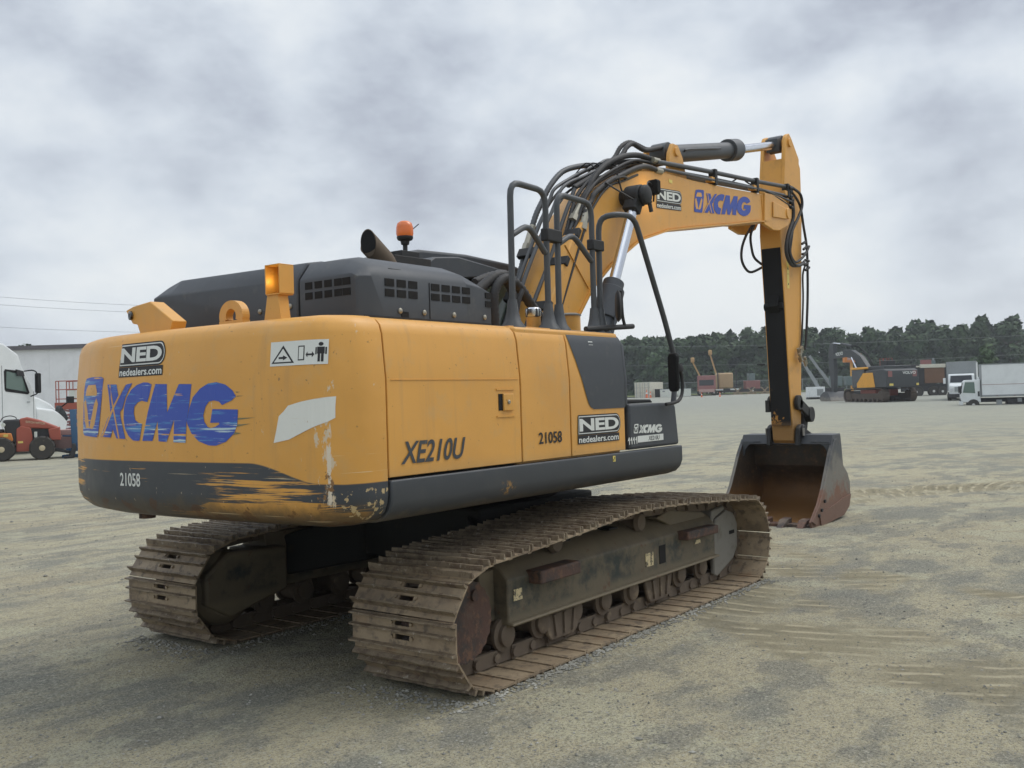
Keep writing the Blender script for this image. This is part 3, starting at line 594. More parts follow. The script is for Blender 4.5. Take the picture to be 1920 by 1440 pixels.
# engine hoods
hc = [(-1.12, 2.135), (-1.12, 2.365), (-1.07, 2.42), (-.94, 2.475), (-.80, 2.49), (-.10, 2.49), (-.10, 2.135)]
mb = MB()
A = [(-2.33, hc), (-1.22, hc)]
rows = [(-2.352, [(-1.03, 2.135), (-1.03, 2.36), (-1.0, 2.365), (-.92, 2.37), (-.80, 2.37), (-.628, 2.37), (-.628, 2.135)]),
        (-2.345, [(-1.085, 2.135), (-1.085, 2.37), (-1.05, 2.385), (-.93, 2.39), (-.80, 2.39), (-.628, 2.39), (-.628, 2.135)]),
        (-2.27, [(-1.12, 2.135), (-1.12, 2.37), (-1.08, 2.43), (-.96, 2.475), (-.80, 2.482), (-.628, 2.485), (-.628, 2.135)]),
        (-2.17, [(-1.13, 2.135), (-1.13, 2.37), (-1.08, 2.44), (-.93, 2.502), (-.80, 2.506), (-.628, 2.506), (-.628, 2.135)]),
        (-1.45, [(-1.13, 2.135), (-1.13, 2.385), (-1.08, 2.445), (-.93, 2.502), (-.80, 2.506), (-.30, 2.506), (-.30, 2.135)]),
        (-1.30, [(-1.13, 2.135), (-1.13, 2.37), (-1.08, 2.40), (-.93, 2.44), (-.80, 2.45), (-.30, 2.45), (-.30, 2.135)]),
        (-1.20, [(-1.125, 2.135), (-1.125, 2.345), (-1.08, 2.35), (-.93, 2.36), (-.80, 2.36), (-.30, 2.36), (-.30, 2.135)])]
def loft(rows):
    vs = []; n_ = len(rows[0][1])
    for x_, pr in rows: vs += [(x_, a, b) for a, b in pr]
    fs = [(r * n_ + i, r * n_ + (i + 1) % n_, (r + 1) * n_ + (i + 1) % n_, (r + 1) * n_ + i) for r in range(len(rows) - 1) for i in range(n_)]
    return vs, fs + [tuple(range(n_)), tuple(range((len(rows) - 1) * n_, len(rows) * n_))]
hood = MB().add(*loft(rows)).build('engine_hood', 'grey_paint', EX, bevel=.012, smooth=50, seg=3)
rows2 = [(-2.352, [(.80, 2.135), (.80, 2.40), (.74, 2.405), (.60, 2.405), (-.612, 2.39), (-.612, 2.135)]),
         (-2.27, [(.815, 2.135), (.815, 2.42), (.74, 2.47), (.60, 2.505), (-.612, 2.495), (-.612, 2.135)]),
         (-2.15, [(.82, 2.135), (.82, 2.42), (.76, 2.48), (.60, 2.525), (-.612, 2.515), (-.612, 2.135)]),
         (-1.45, [(.82, 2.135), (.82, 2.42), (.76, 2.48), (.60, 2.525), (-.612, 2.515), (-.612, 2.135)])]
hood2 = MB().add(*loft(rows2)).build('rear_hood', 'grey_paint', EX, bevel=.012, smooth=50, seg=3)
def vents(parent, pts, w_, h, plane, val):
    f = MB()
    for a, b in pts:
        if plane == 'x': f.box(val - .002, val + .004, a - w_ / 2, a + w_ / 2, b - h / 2, b + h / 2)
        else: f.box(a - w_ / 2, a + w_ / 2, val - .002, val + .004, b - h / 2, b + h / 2)
    return f.each('vent', 'black', parent)
vents(hood, [(-.708 - .0795 * i, z) for i in range(4) for z in (2.344, 2.286)] + [(-1.012, 2.344), (-1.012, 2.286)], .060, .040, 'x', -2.352)
vents(hood, [(-2.135 + .097 * i, z) for i in range(3) for z in (2.342, 2.284)], .074, .042, 'y', -1.131)
vents(hood, [(-1.745 + .096 * i, z) for i in range(4) for z in (2.342, 2.284)], .074, .040, 'y', -1.131)
vents(hood, [(-1.235, 2.326), (-1.235, 2.272), (-2.015, 2.165)], .062, .036, 'y', -1.131)
for a in (-2.055, -1.85, -1.58, -1.28): MB().lathe([(.016, 0), (.016, .006), (.007, .012)], (a, -1.131, 2.186), (0, -1, 0), 12).build('bolt', 'fitting', hood)
for a, b in ((-.02, 2.30), (-.28, 2.23), (-.55, 2.24)): MB().lathe([(.016, 0), (.016, .006), (.007, .012)], (-2.352, a, b), (-1, 0, 0), 12).build('bolt', 'fitting', hood2)
MB().tube([(-2.36, -.25, 2.14), (-2.38, -.60, 2.145), (-2.39, -.70, 2.143), (-2.37, -1.0, 2.14)], .008, 6).build('cable', 'rubber_hose', hood)
MB().box(-2.34, -1.22, -1.134, -1.128, 2.137, 2.150).build('hood_hem', 'dark_steel', hood)
for a, b in ((-2.05, 2.425), (-1.6, 2.425)): MB().box(a - .05, a + .05, -1.092, -1.08, b, b + .004).build('hood_latch', 'dark_steel', hood)
MB().box(-1.80, -1.797, -1.1335, -1.13, 2.15, 2.365).build('hood_seam', 'black', hood)
# exhaust, cut at a slant
ex = MB(); pts = [(-1.27, -.33, 2.38), (-1.28, -.33, 2.52), (-1.33, -.335, 2.61), (-1.40, -.34, 2.66), (-1.47, -.345, 2.705), (-1.51, -.35, 2.73)]
ex.tube(pts, .072, 24, 3); ex = ex.build('exhaust_pipe', 'mud_steel', EX, smooth=60)
td = Vector((-.09, 0, .06)).normalized()
for v in list(ex.data.vertices)[-48:]:
    v.co += td * ((-1.50 - (v.co.z - 2.715) * .12 - v.co.x) / td.x)
mb = MB(); last = [v.co.copy() for v in list(ex.data.vertices)[-24:]]; c_ = sum(last, Vector()) / 24
mb.add([c_ + (p - c_) * .93 + Vector((-.002, 0, 0)) for p in last], [tuple(range(24))]); mb.build('mouth', 'black', ex, smooth=0)
# beacon
bc = MB().box(-.76, -.56, .04, .20, 2.74, 2.80); bc.cyl((-.655, .10, 2.80), (-.655, .10, 2.86), .018); bc.lathe([(.03, 0), (.035, .03), (.055, .035), (.062, .05), (.062, .065)], (-.655, .10, 2.855), (0, 0, 1)); bc.box(-.9, -.5, -.02, .28, 2.5, 2.745)
bc = bc.build('beacon_mount', 'dark_steel', EX, bevel=.004)
MB().lathe([(.060, 0), (.066, .02), (.064, .07), (.055, .10), (.035, .115), (.005, .12)], (-.655, .10, 2.918), (0, 0, 1)).build('orange_lens', 'orange_lens', bc, smooth=60)
MB().cyl((-.60, .10, 2.96), (-.55, .05, 3.02), .004, seg=6).build('pin', 'rubber_hose', bc)
# cab (left side of the machine)
cab = MB(); cy0, cy1, cx0, cx1 = .50, 1.36, -.25, 1.62
for a in (cx0, .62, cx1 - .08):
    for b in (cy0, cy1 - .07): cab.box(a, a + .08, b, b + .07, 1.22, 2.86)
cab.box(cx0 + .001, cx1 - .001, cy0 + .001, cy1 - .001, 1.2, 1.78)
cab = cab.build('cab', 'grey_paint', EX, bevel=.012)
rf = MB().prism([(cx0 - .06, 2.80), (cx0 - .06, 2.86), (cx0 + .18, 2.925), (.55, 2.945), (1.2, 2.92), (1.60, 2.84), (1.66, 2.79)], 'y', cy0 - .03, cy1 + .03).build('roof', 'grey_paint', cab, bevel=.03, seg=3)
MB().prism([(-.45, 2.66), (-.2, 2.82), (.1, 2.85), (.75, 2.79), (.75, 2.75), (-.3, 2.62)], 'y', .2, .49).build('roof_trim', 'grey_paint', cab, bevel=.012)
MB().cyl((.42, .8, 2.93), (.42, .8, 2.99), .02).build('antenna_base', 'dark_steel', cab)
for x0, x1, y0, y1 in ((cx0 + .08, .62, cy0 + .02, cy0 + .03), (.70, cx1 - .08, cy0 + .02, cy0 + .03), (cx0 + .08, .62, cy1 - .03, cy1 - .02), (.70, cx1 - .08, cy1 - .03, cy1 - .02), (cx0 + .02, cx0 + .03, cy0 + .07, cy1 - .07), (cx1 - .03, cx1 - .02, cy0 + .07, cy1 - .07)):
    MB().box(x0, x1, y0, y1, 1.79, 2.80).build('window', 'cab_glass', cab)
MB().box(.2, .6, .75, 1.1, 1.785, 2.5).build('seat', 'black', cab, bevel=.05)
# tank top: caps, hydraulic reservoirs
MB().lathe([(.05, 0), (.05, .11), (.047, .113)], (-.56, -1.0, 2.118), (0, 0, 1)).build('fuel_neck', 'yellow_paint', EX)
MB().lathe([(.05, 0), (.055, .01), (.055, .055), (.045, .065)], (-.56, -1.0, 2.232), (0, 0, 1)).build('fuel_cap', 'chrome', EX)
hr = MB().lathe([(.085, 0), (.085, .185)], (.33, -.72, 2.118), (0, 0, 1)).build('hydraulic_tank', 'yellow_paint', EX)
MB().lathe([(.092, 0), (.092, .012), (.06, .022), (.03, .024)], (.33, -.72, 2.303), (0, 0, 1)).build('lid', 'guard_metal', hr)
# the ladder rails
def bent(pts, r=.024, k=.10):              # round the corners of a bent tube
    out_ = [Vector(pts[0])]
    for i in range(1, len(pts) - 1):
        a, b, c = Vector(pts[i - 1]), Vector(pts[i]), Vector(pts[i + 1]); d0 = min(k, (a - b).length / 2.1); d1_ = min(k, (c - b).length / 2.1)
        p0 = b + (a - b).normalized() * d0; p1 = b + (c - b).normalized() * d1_
        for t in (0, .25, .5, .75, 1): out_.append(p0 * (1 - t) ** 2 + b * 2 * t * (1 - t) + p1 * t * t)
    out_.append(Vector(pts[-1])); return out_
def foot(mb, x, y, z=2.125, s_=1):
    mb.lathe([(.085, 0), (.08, .015), (.055, .05), (.04, .11), (.030, .19)], (x, y, z), (0, 0, 1), 8)
hy = -1.15
for xa, xb in ((-1.005, -.592), (-.462, .002)):
    r_ = MB(); r_.tube(bent([(xa, hy, 2.13), (xa + .01, hy, 3.09), (xb, hy, 3.085), (xb, hy, 2.13)]), .0215, 10, 1)
    r_.tube(bent([(xa + .02, hy, 2.74), (xa + .2, hy, 2.79 + .04), (xb - .02, hy, 2.66)], k=.08), .021, 8, 1)
    foot(r_, xa, hy); foot(r_, xb, hy); r_.build('handrail', 'pipe_grey', EX, smooth=50)
r_ = MB(); r_.tube(bent([(.085, hy, 2.13), (.10, hy - .0, 2.985), (.14, hy - .12, 3.01), (.37, -1.30, 3.02), (.82, -1.30, 2.24), (.985, -1.30, 1.90), (.86, -1.33, 1.60)]), .022, 10, 1); foot(r_, .085, hy); r_.build('handrail', 'pipe_grey', EX, smooth=50)
mb = MB()
mb.box(-.62, -.43, hy - .03, hy + .03, 2.74, 2.83); mb.box(-.03, .13, hy - .03, hy + .03, 2.74, 2.82); mb.each('rail_clamp', 'dark_steel', EX, bevel=.01)
MB().box(-1.12, .0, -1.2, -1.08, 2.12, 2.137).build('rail_mount', 'yellow_paint', EX, bevel=.003)
# mirrors
mr = MB().tube(bent([(-.20, -1.2, 2.15), (.39, -1.25, 2.19)]), .02, 8, 1); mr.tube([(.27, -1.25, 2.19), (.24, -1.25, 2.27), (.23, -1.25, 2.45)], .012, 8); mr.box(.18, .24, -1.26, -1.24, 2.33, 2.35); mr = mr.build('mirror_arm', 'rubber_hose', EX, smooth=50)
MB().lathe([(.0, 0), (.10, .0), (.12, .012), (.10, .03), (.02, .04)], (.155, -1.25, 2.33), (.60, -.80, 0), 20).build('round_mirror', 'dark_steel', mr, smooth=50)
mr = MB().tube([(.60, -1.40, 1.59), (.76, -1.42, 1.61), (.84, -1.42, 1.68), (.84, -1.42, 1.80), (.80, -1.42, 1.86)], .014, 8); mr.lathe([(.03, 0), (.035, .03), (.02, .06)], (.80, -1.42, 1.84), (0, 0, 1)); mr = mr.build('mirror_arm', 'rubber_hose', EX, smooth=50)
MB().prism([(-.075, -.12), (-.05, -.15), (.05, -.15), (.075, -.12), (.075, .12), (.05, .15), (-.05, .15), (-.075, .12)], 'x', 0, .035).build('mirror', 'black', mr, bevel=.012)
bpy.data.objects['mirror'].location = (.67, -1.42, 1.835); bpy.data.objects['mirror'].rotation_euler = (0, 0, R(-38))

# ------------------------------------------------------------------ boom, arm, cylinders
low = [(.42, 1.62), (.80, 1.86), (1.19, 2.35), (1.47, 2.65), (1.83, 2.90), (2.39, 3.195), (3.0, 3.365), (3.6, 3.47), (4.6, 3.63), (5.4, 3.765), (5.73, 3.80), (6.0, 3.83)]
upp = [(6.05, 4.10), (5.9, 4.15), (4.77, 4.06), (3.64, 3.985), (2.9, 3.965), (2.45, 3.895), (2.13, 3.78), (1.76, 3.60), (1.2, 3.09), (.77, 2.43), (.45, 1.85), (.30, 1.72)]
boom = MB().prism(low + upp, 'y', -.22, .22).build('boom', 'yellow_paint', EX, bevel=.012)
# flange lips along the lower edge and top
fl = MB()
for a, b in zip(low[1:-2], low[2:-1]): fl.obox((a[0], 0, a[1] - .004), (b[0], 0, b[1] - .004), .49, .016)
fl.build('lower_flange', 'yellow_paint', boom)
mb = MB().prism([(5.55, 3.74), (5.85, 3.70), (6.05, 3.72), (6.35, 3.82), (6.46, 3.93), (6.44, 4.04), (6.32, 4.13), (6.05, 4.17), (5.6, 4.14)], 'y', -.245, -.2); mb.prism([(5.55, 3.74), (5.85, 3.70), (6.05, 3.72), (6.35, 3.82), (6.46, 3.93), (6.44, 4.04), (6.32, 4.13), (6.05, 4.17), (5.6, 4.14)], 'y', .2, .245)
mb.prism([(5.80, 3.86), (6.25, 3.89), (6.38, 3.96), (6.30, 4.03), (5.82, 4.06)], 'y', -.265, -.246)
mb.cyl((6.3, -.28, 3.97), (6.3, .28, 3.97), .07); mb.build('boom_end', 'yellow_paint', boom, bevel=.008)
MB().obox((1.05, -.222, 3.0), (1.42, -.222, 2.64), .004, .02, (0, 1, 0)).obox((5.52, -.222, 4.10), (5.56, -.222, 3.79), .004, .014, (0, 1, 0)).each('weld_seam', 'arm', boom)
mb = MB().prism([(3.15, 3.95), (3.60, 3.97), (3.50, 4.22), (3.40, 4.33), (3.28, 4.33), (3.20, 4.22)], 'y', -.17, -.13); mb.prism([(3.15, 3.95), (3.60, 3.97), (3.50, 4.22), (3.40, 4.33), (3.28, 4.33), (3.20, 4.22)], 'y', .13, .17); mb.cyl((3.35, -.19, 4.25), (3.35, .19, 4.25), .05)
mb.build('cylinder_bracket', 'yellow_paint', boom, bevel=.006)
# decals of the boom
def onboom(u, v, l): return (u, -.2235 - l, v)
sl_ = .07
dealer(boom, lambda u, v, l: onboom(u, v + (u - 2.79) * .075, l), 2.77, 3.565, .575, .21)
xlogo(boom, lambda u, v, l: onboom(u, v + (u - 3.63) * .125, l), 3.63, 3.60, 1.56, .285, 'blue_decal', 'yellow_paint')
f = Flat().rect(3.06, 3.868, .075, .035); f.build('label', ['yellow_label'], boom, onboom)
# arm cylinder
ac = MB().cyl((3.35, 0, 4.25), (5.22, 0, 4.645), .098, seg=28); ac.cyl((5.05, 0, 4.61), (5.30, 0, 4.662), .135, seg=28); ac.cyl((3.35, -.09, 4.25), (3.35, .09, 4.25), .12); ac.tube([(3.7, -.1, 4.33), (3.75, -.12, 4.36), (4.6, -.12, 4.53)], .012, 6)
ac = ac.build('arm_cylinder', 'pipe_grey', EX, bevel=.006)
MB().cyl((5.30, 0, 4.662), (6.60, 0, 4.965), .055, seg=24).build('rod', 'chrome', ac)
MB().cyl((6.66, -.09, 4.98), (6.66, .09, 4.98), .115).obox((6.50, 0, 4.94), (6.66, 0, 4.98), .17, .17).build('rod_eye', 'pipe_grey', ac, bevel=.006)
# boom cylinders
for s_ in (-1, 1):
    y = s_ * .36; top = (2.13, y, 3.62); mid = (1.64, y, 2.705); bot_ = (.95, y, 1.42)
    c_ = MB().cyl(bot_, mid, .098, seg=28); c_.cyl((1.60, y, 2.63), (1.45, y, 2.35), .118, seg=28); c_.cyl((bot_[0], y - .08, bot_[2]), (bot_[0], y + .08, bot_[2]), .13)
    if s_ < 0: c_.tube([(1.55, y - .12, 2.55), (1.3, y - .13, 2.1), (1.1, y - .12, 1.75)], .016, 6)
    c_ = c_.build('boom_cylinder', 'grey_paint', EX, bevel=.006)
    MB().cyl(mid, (2.05, y, 3.47), .052, seg=24).build('rod', 'chrome', c_)
    e_ = MB().obox((2.00, y, 3.40), (2.10, y, 3.58), .13, .14, (0, 1, 0)); e_.cyl((2.09, y - .08, 3.56), (2.09, y + .08, 3.56), .105); e_.build('rod_eye', 'dark_steel', c_, bevel=.012)
MB().cyl((2.09, -.50, 3.56), (2.09, .50, 3.56), .075).lathe([(.095, 0), (.095, .04), (.06, .06)], (2.09, -.45, 3.56), (0, -1, 0)).build('boom_pin', 'dark_steel', boom, bevel=.01)
mb = MB().cyl((2.13, -.49, 3.48), (2.14, -.50, 3.40), .02, seg=12); mb.tube([(1.75, -.235, 3.66), (1.82, -.3, 3.60), (1.95, -.42, 3.50)], .008, 6); mb.tube([(1.98, -.235, 3.78), (2.02, -.26, 3.6), (2.05, -.3, 3.5)], .009, 6)
mb.tube([(1.92, -.24, 3.72), (2.05, -.25, 3.76), (2.15, -.24, 3.765)], .012, 6); mb.tube([(2.09, -.49, 3.64), (2.16, -.46, 3.69), (2.25, -.43, 3.71), (2.37, -.40, 3.70)], .007, 6); mb.each('cable', 'rubber_hose', boom)
# boom work lamp (lit)
la = MB().prism([(-.07, -.07), (-.045, -.09), (.045, -.09), (.07, -.07), (.07, .06), (.05, .08), (-.05, .08), (-.07, .06)], 'x', 0, .07); la.tube([(.03, 0, -.09), (.03, .01, -.17)], .012, 6); la.tube([(-.2, .06, -.21), (.03, .04, -.16), (.12, .14, -.16)], .012, 6); la = la.build('boom_lamp', 'black', boom, bevel=.01)
la.scale = (.85, .85, .85); la.location = (2.36, -.40, 3.69); la.rotation_euler = (0, 0, R(-6))
MB().lathe([(.05, 0), (.045, .006)], (.071, 0, 0), (1, 0, 0)).build('lens', 'lamp_warm', la)
bulb((2.52, -.38, 3.68), .7, .04)

# arm
front = [(6.56, 1.0), (6.52, 1.35), (6.475, 1.75), (6.40, 2.9), (6.33, 3.72), (6.36, 4.0), (6.50, 4.75), (6.55, 5.02), (6.60, 5.08)]
back = [(6.68, 5.11), (6.76, 5.06), (7.02, 4.86), (7.14, 4.72), (7.14, 4.10), (7.03, 3.0), (6.93, 2.0), (6.86, 1.3), (6.82, 1.0), (6.74, .93), (6.64, .93)]
tp = lambda p, c_: [q_ for q_ in p if q_[1] < c_]
armb = [q_ for q_ in front if q_[1] < 4.8] + [(7.0, 4.80)][0:0] + [(6.68, 4.72)] + [q_ for q_ in back if q_[1] < 4.9]
arm = MB(); arm.prism(armb, 'y', -.145, .145)
ear = [(6.36, 4.0), (6.50, 4.75), (6.55, 5.02), (6.60, 5.08), (6.68, 5.11), (6.76, 5.06), (7.02, 4.82), (6.95, 4.3)]
arm.prism(ear, 'y', -.175, -.12); arm.prism(ear, 'y', .12, .175)
arm = arm.build('arm', 'arm', EX, bevel=.01)
MB().cyl((6.66, -.20, 4.98), (6.66, .20, 4.98), .06).build('arm_pin', 'arm', arm, bevel=.004)
mb = MB()
fz = [(6.4995, 1.20), (6.474, 1.75), (6.399, 2.9), (6.349, 3.55)]
fv = []
for a, b in fz: fv += [(a - .008, -.13, b), (a - .008, .13, b), (a + .02, -.13, b), (a + .02, .13, b)]
ff = [(4 * i, 4 * i + 1, 4 * i + 5, 4 * i + 4) for i in range(3)] + [(4 * i, 4 * i + 4, 4 * i + 6, 4 * i + 2) for i in range(3)] + [(4 * i + 1, 4 * i + 3, 4 * i + 7, 4 * i + 5) for i in range(3)] + [(0, 2, 3, 1), (12, 13, 15, 14)]
mb.add(fv, ff); mb.build('arm_guard', 'armface', arm)
mb = MB().cyl((6.40, -.13, 2.78), (6.40, .13, 2.78), .05).prism([(6.40, 2.70), (6.33, 2.78), (6.36, 2.85), (6.40, 2.97)], 'y', -.07, .07); mb.build('guard_hook', 'black', arm)
f = Flat().rect(6.50, 3.02, .08, .36).rect(6.507, 3.21, .066, .004, .001, 1).polys([[(0, 0), (1, 0), (.5, 1)]], 6.515, 3.27, .05, .05, .001, 0, 1).polys([[(.2, 0), (.9, .2), (.8, .6), (.5, .5)]], 6.515, 3.06, .05, .06, .001, 0, 1)
f.build('label', ['yellow_label', 'black_decal'], arm, lambda u, v, l: (u, -.148 - l, v))
MB().tube([(6.38, .16, 2.25), (6.34, .22, 2.25)], .01, 6).tube([(6.40, .16, 2.02), (6.32, .23, 2.02)], .012, 6).box(6.47, 6.56, .146, .20, 1.38, 1.54).each('arm_stub', 'dark_steel', arm)
# bucket cylinder on the far side of the arm and the linkage
bcy = MB().cyl((7.14, 0, 3.75), (7.05, 0, 2.5), .085); bcy.cyl((7.16, -.08, 3.78), (7.16, .08, 3.78), .1); bcy = bcy.build('bucket_cylinder', 'pipe_grey', EX)
MB().cyl((7.05, 0, 2.5), (6.98, 0, 1.50), .05).build('rod', 'chrome', bcy)
lk = MB()
for s_ in (-1, 1):
    lk.obox((6.66, s_ * .19, 1.50), (7.06, s_ * .19, 1.33), .05, .13, (0, 0, 1)); lk.cyl((6.66, s_ * .215, 1.50), (6.66, s_ * .16, 1.50), .10); lk.cyl((7.06, s_ * .23, 1.33), (7.06, s_ * .14, 1.33), .105)
lk.cyl((7.06, -.22, 1.33), (7.06, .22, 1.33), .05); lk.cyl((6.66, -.2, 1.50), (6.66, .2, 1.50), .05); lk.build('linkage', 'dark_steel', EX, bevel=.008)
MB().prism([(6.98, 1.36), (7.14, 1.30), (7.02, .96), (6.90, .93)], 'y', -.15, .15).build('bucket_link', 'dark_steel', EX, bevel=.02)

# bucket: shell with thickness, mouth towards the camera
Wb = .60
outer = [(6.70, 1.03), (6.98, 1.045), (7.02, .85), (7.05, .65), (7.22, .53), (7.31, .40), (7.31, .23), (7.20, .09), (6.98, .0), (6.60, -.045), (6.2, -.055), (5.86, -.055)]
t_ = .03
def inset(poly, d_):
    r2 = []
    for i, (a, b) in enumerate(poly):
        p0 = Vector(poly[max(i - 1, 0)]); p1 = Vector(poly[min(i + 1, len(poly) - 1)]); tt = (p1 - p0).normalized(); r2.append((a + tt.y * d_, b - tt.x * d_))
    return r2
inn = inset(outer, t_)
bk = MB(); shellv = []; 
for (a, b), (c, d) in zip(outer, inn): shellv += [(a, -Wb, b), (a, Wb, b), (c, -Wb, d), (c, Wb, d)]
sf = []
for i in range(len(outer) - 1):
    j = 4 * i; sf += [(j, j + 1, j + 5, j + 4), (j + 2, j + 6, j + 7, j + 3)]
sf += [(0, 2, 3, 1), (4 * len(outer) - 4, 4 * len(outer) - 3, 4 * len(outer) - 1, 4 * len(outer) - 2)]
bk.add(shellv, sf); bk = bk.build('bucket', ['bucket_out'], EX, smooth=40)
bk.data.materials.append(MATS['bucket_in'])
for p in bk.data.polygons:
    if p.index % 2 == 1 and p.index < 2 * (len(outer) - 1): p.material_index = 1
sidep = [(5.80, -.055), (5.76, .03), (6.02, .215), (6.21, .415), (6.50, .83), (6.66, 1.0), (6.74, 1.07), (6.98, 1.06)] + [(a - .0, b) for a, b in outer[2:]]
for s_ in (-1, 1):
    mb = MB(); mb.prism(sidep, 'y', s_ * (Wb + .001), s_ * (Wb + .026)); o = mb.build('side_plate', ['bucket_out', 'bucket_in'], bk, bevel=.004)
    for p in o.data.polygons:
        if p.normal.y * s_ < -.9: p.material_index = 1
    wr = MB().prism([(6.10, -.056), (6.98, -.01), (7.20, .08), (7.29, .24), (7.0, .22), (6.5, .15), (6.05, .12)], 'y', s_ * (Wb + .027), s_ * (Wb + .042)); wr.build('wear_plate', 'bucket_out', bk)
    st = MB().prism([(5.77, .035), (6.03, .22), (6.22, .42), (6.51, .835), (6.68, 1.01), (6.78, 1.01), (6.60, .80), (6.31, .38), (6.14, .17), (5.90, -.02)], 'y', s_ * (Wb + .0265), s_ * (Wb + .048)); st.build('side_edge', 'bucket_out', bk, bevel=.004)
    b3 = MB()
    for a, b in ((5.98, .09), (6.08, .15), (6.20, .25)): b3.cyl((a, s_ * (Wb + .04), b), (a, s_ * (Wb + .07), b), .022, seg=8)
    b3.each('bolt', 'dark_steel', bk)
MB().prism([(6.64, .93), (6.70, 1.032), (6.99, 1.047), (6.99, 1.075), (6.68, 1.07), (6.60, .95)], 'y', -Wb - .02, Wb + .02).build('top_beam', 'grey_paint', bk, bevel=.006)
MB().box(5.80, 5.98, -Wb + .001, Wb - .001, -.052, -.008).build('cutting_edge', 'rust', bk, bevel=.006)
for i in range(5):
    y = -.5 + i * .25
    MB().add([(5.98, y - .055, -.065), (5.98, y + .055, -.065), (5.98, y + .055, .055), (5.98, y - .055, .055), (5.82, y - .055, -.075), (5.82, y + .055, -.075), (5.82, y + .055, .04), (5.82, y - .055, .04), (5.66, y - .035, -.085), (5.66, y + .035, -.085), (5.66, y + .035, -.065), (5.66, y - .035, -.065)],
             [(0, 1, 2, 3), (8, 11, 10, 9)] + [(4 * k + i_, 4 * k + (i_ + 1) % 4, 4 * k + 4 + (i_ + 1) % 4, 4 * k + 4 + i_) for k in range(2) for i_ in range(4)]).build('tooth', 'rust', bk, bevel=.008)
for s_ in (-1, 1):
    mb = MB().prism([(6.56, 1.06), (6.98, 1.065), (7.04, 1.02), (7.06, .96), (7.0, .93)][0:0] or [(6.52, .93), (6.56, 1.16), (6.64, 1.21), (6.74, 1.21), (6.80, 1.15), (7.05, 1.07), (7.05, .93)], 'y', s_ * .17, s_ * .225); mb.cyl((6.69, s_ * .15, 1.12), (6.69, s_ * .25, 1.12), .08)
    mb.build('bucket_ear', 'dark_steel', bk, bevel=.01)
    MB().box(6.60, 6.66, s_ * .25, s_ * .262, 1.06, 1.16).build('pin_keeper', 'guard_metal', bk)
MB().box(6.63, 6.70, -.10, .10, 1.072, 1.078).build('worn_patch', 'guard_metal', bk)

for s_ in (-1, 1):
    MB().prism([(s_ * .60, .985), (s_ * .60, .78), (s_ * .575, .80), (s_ * .56, .87), (s_ * .52, .925), (s_ * .45, .96), (s_ * .36, .975), (s_ * .34, .985)], 'x', 6.605, 6.63).build('corner_gusset', 'grey_paint', bk, bevel=.003)
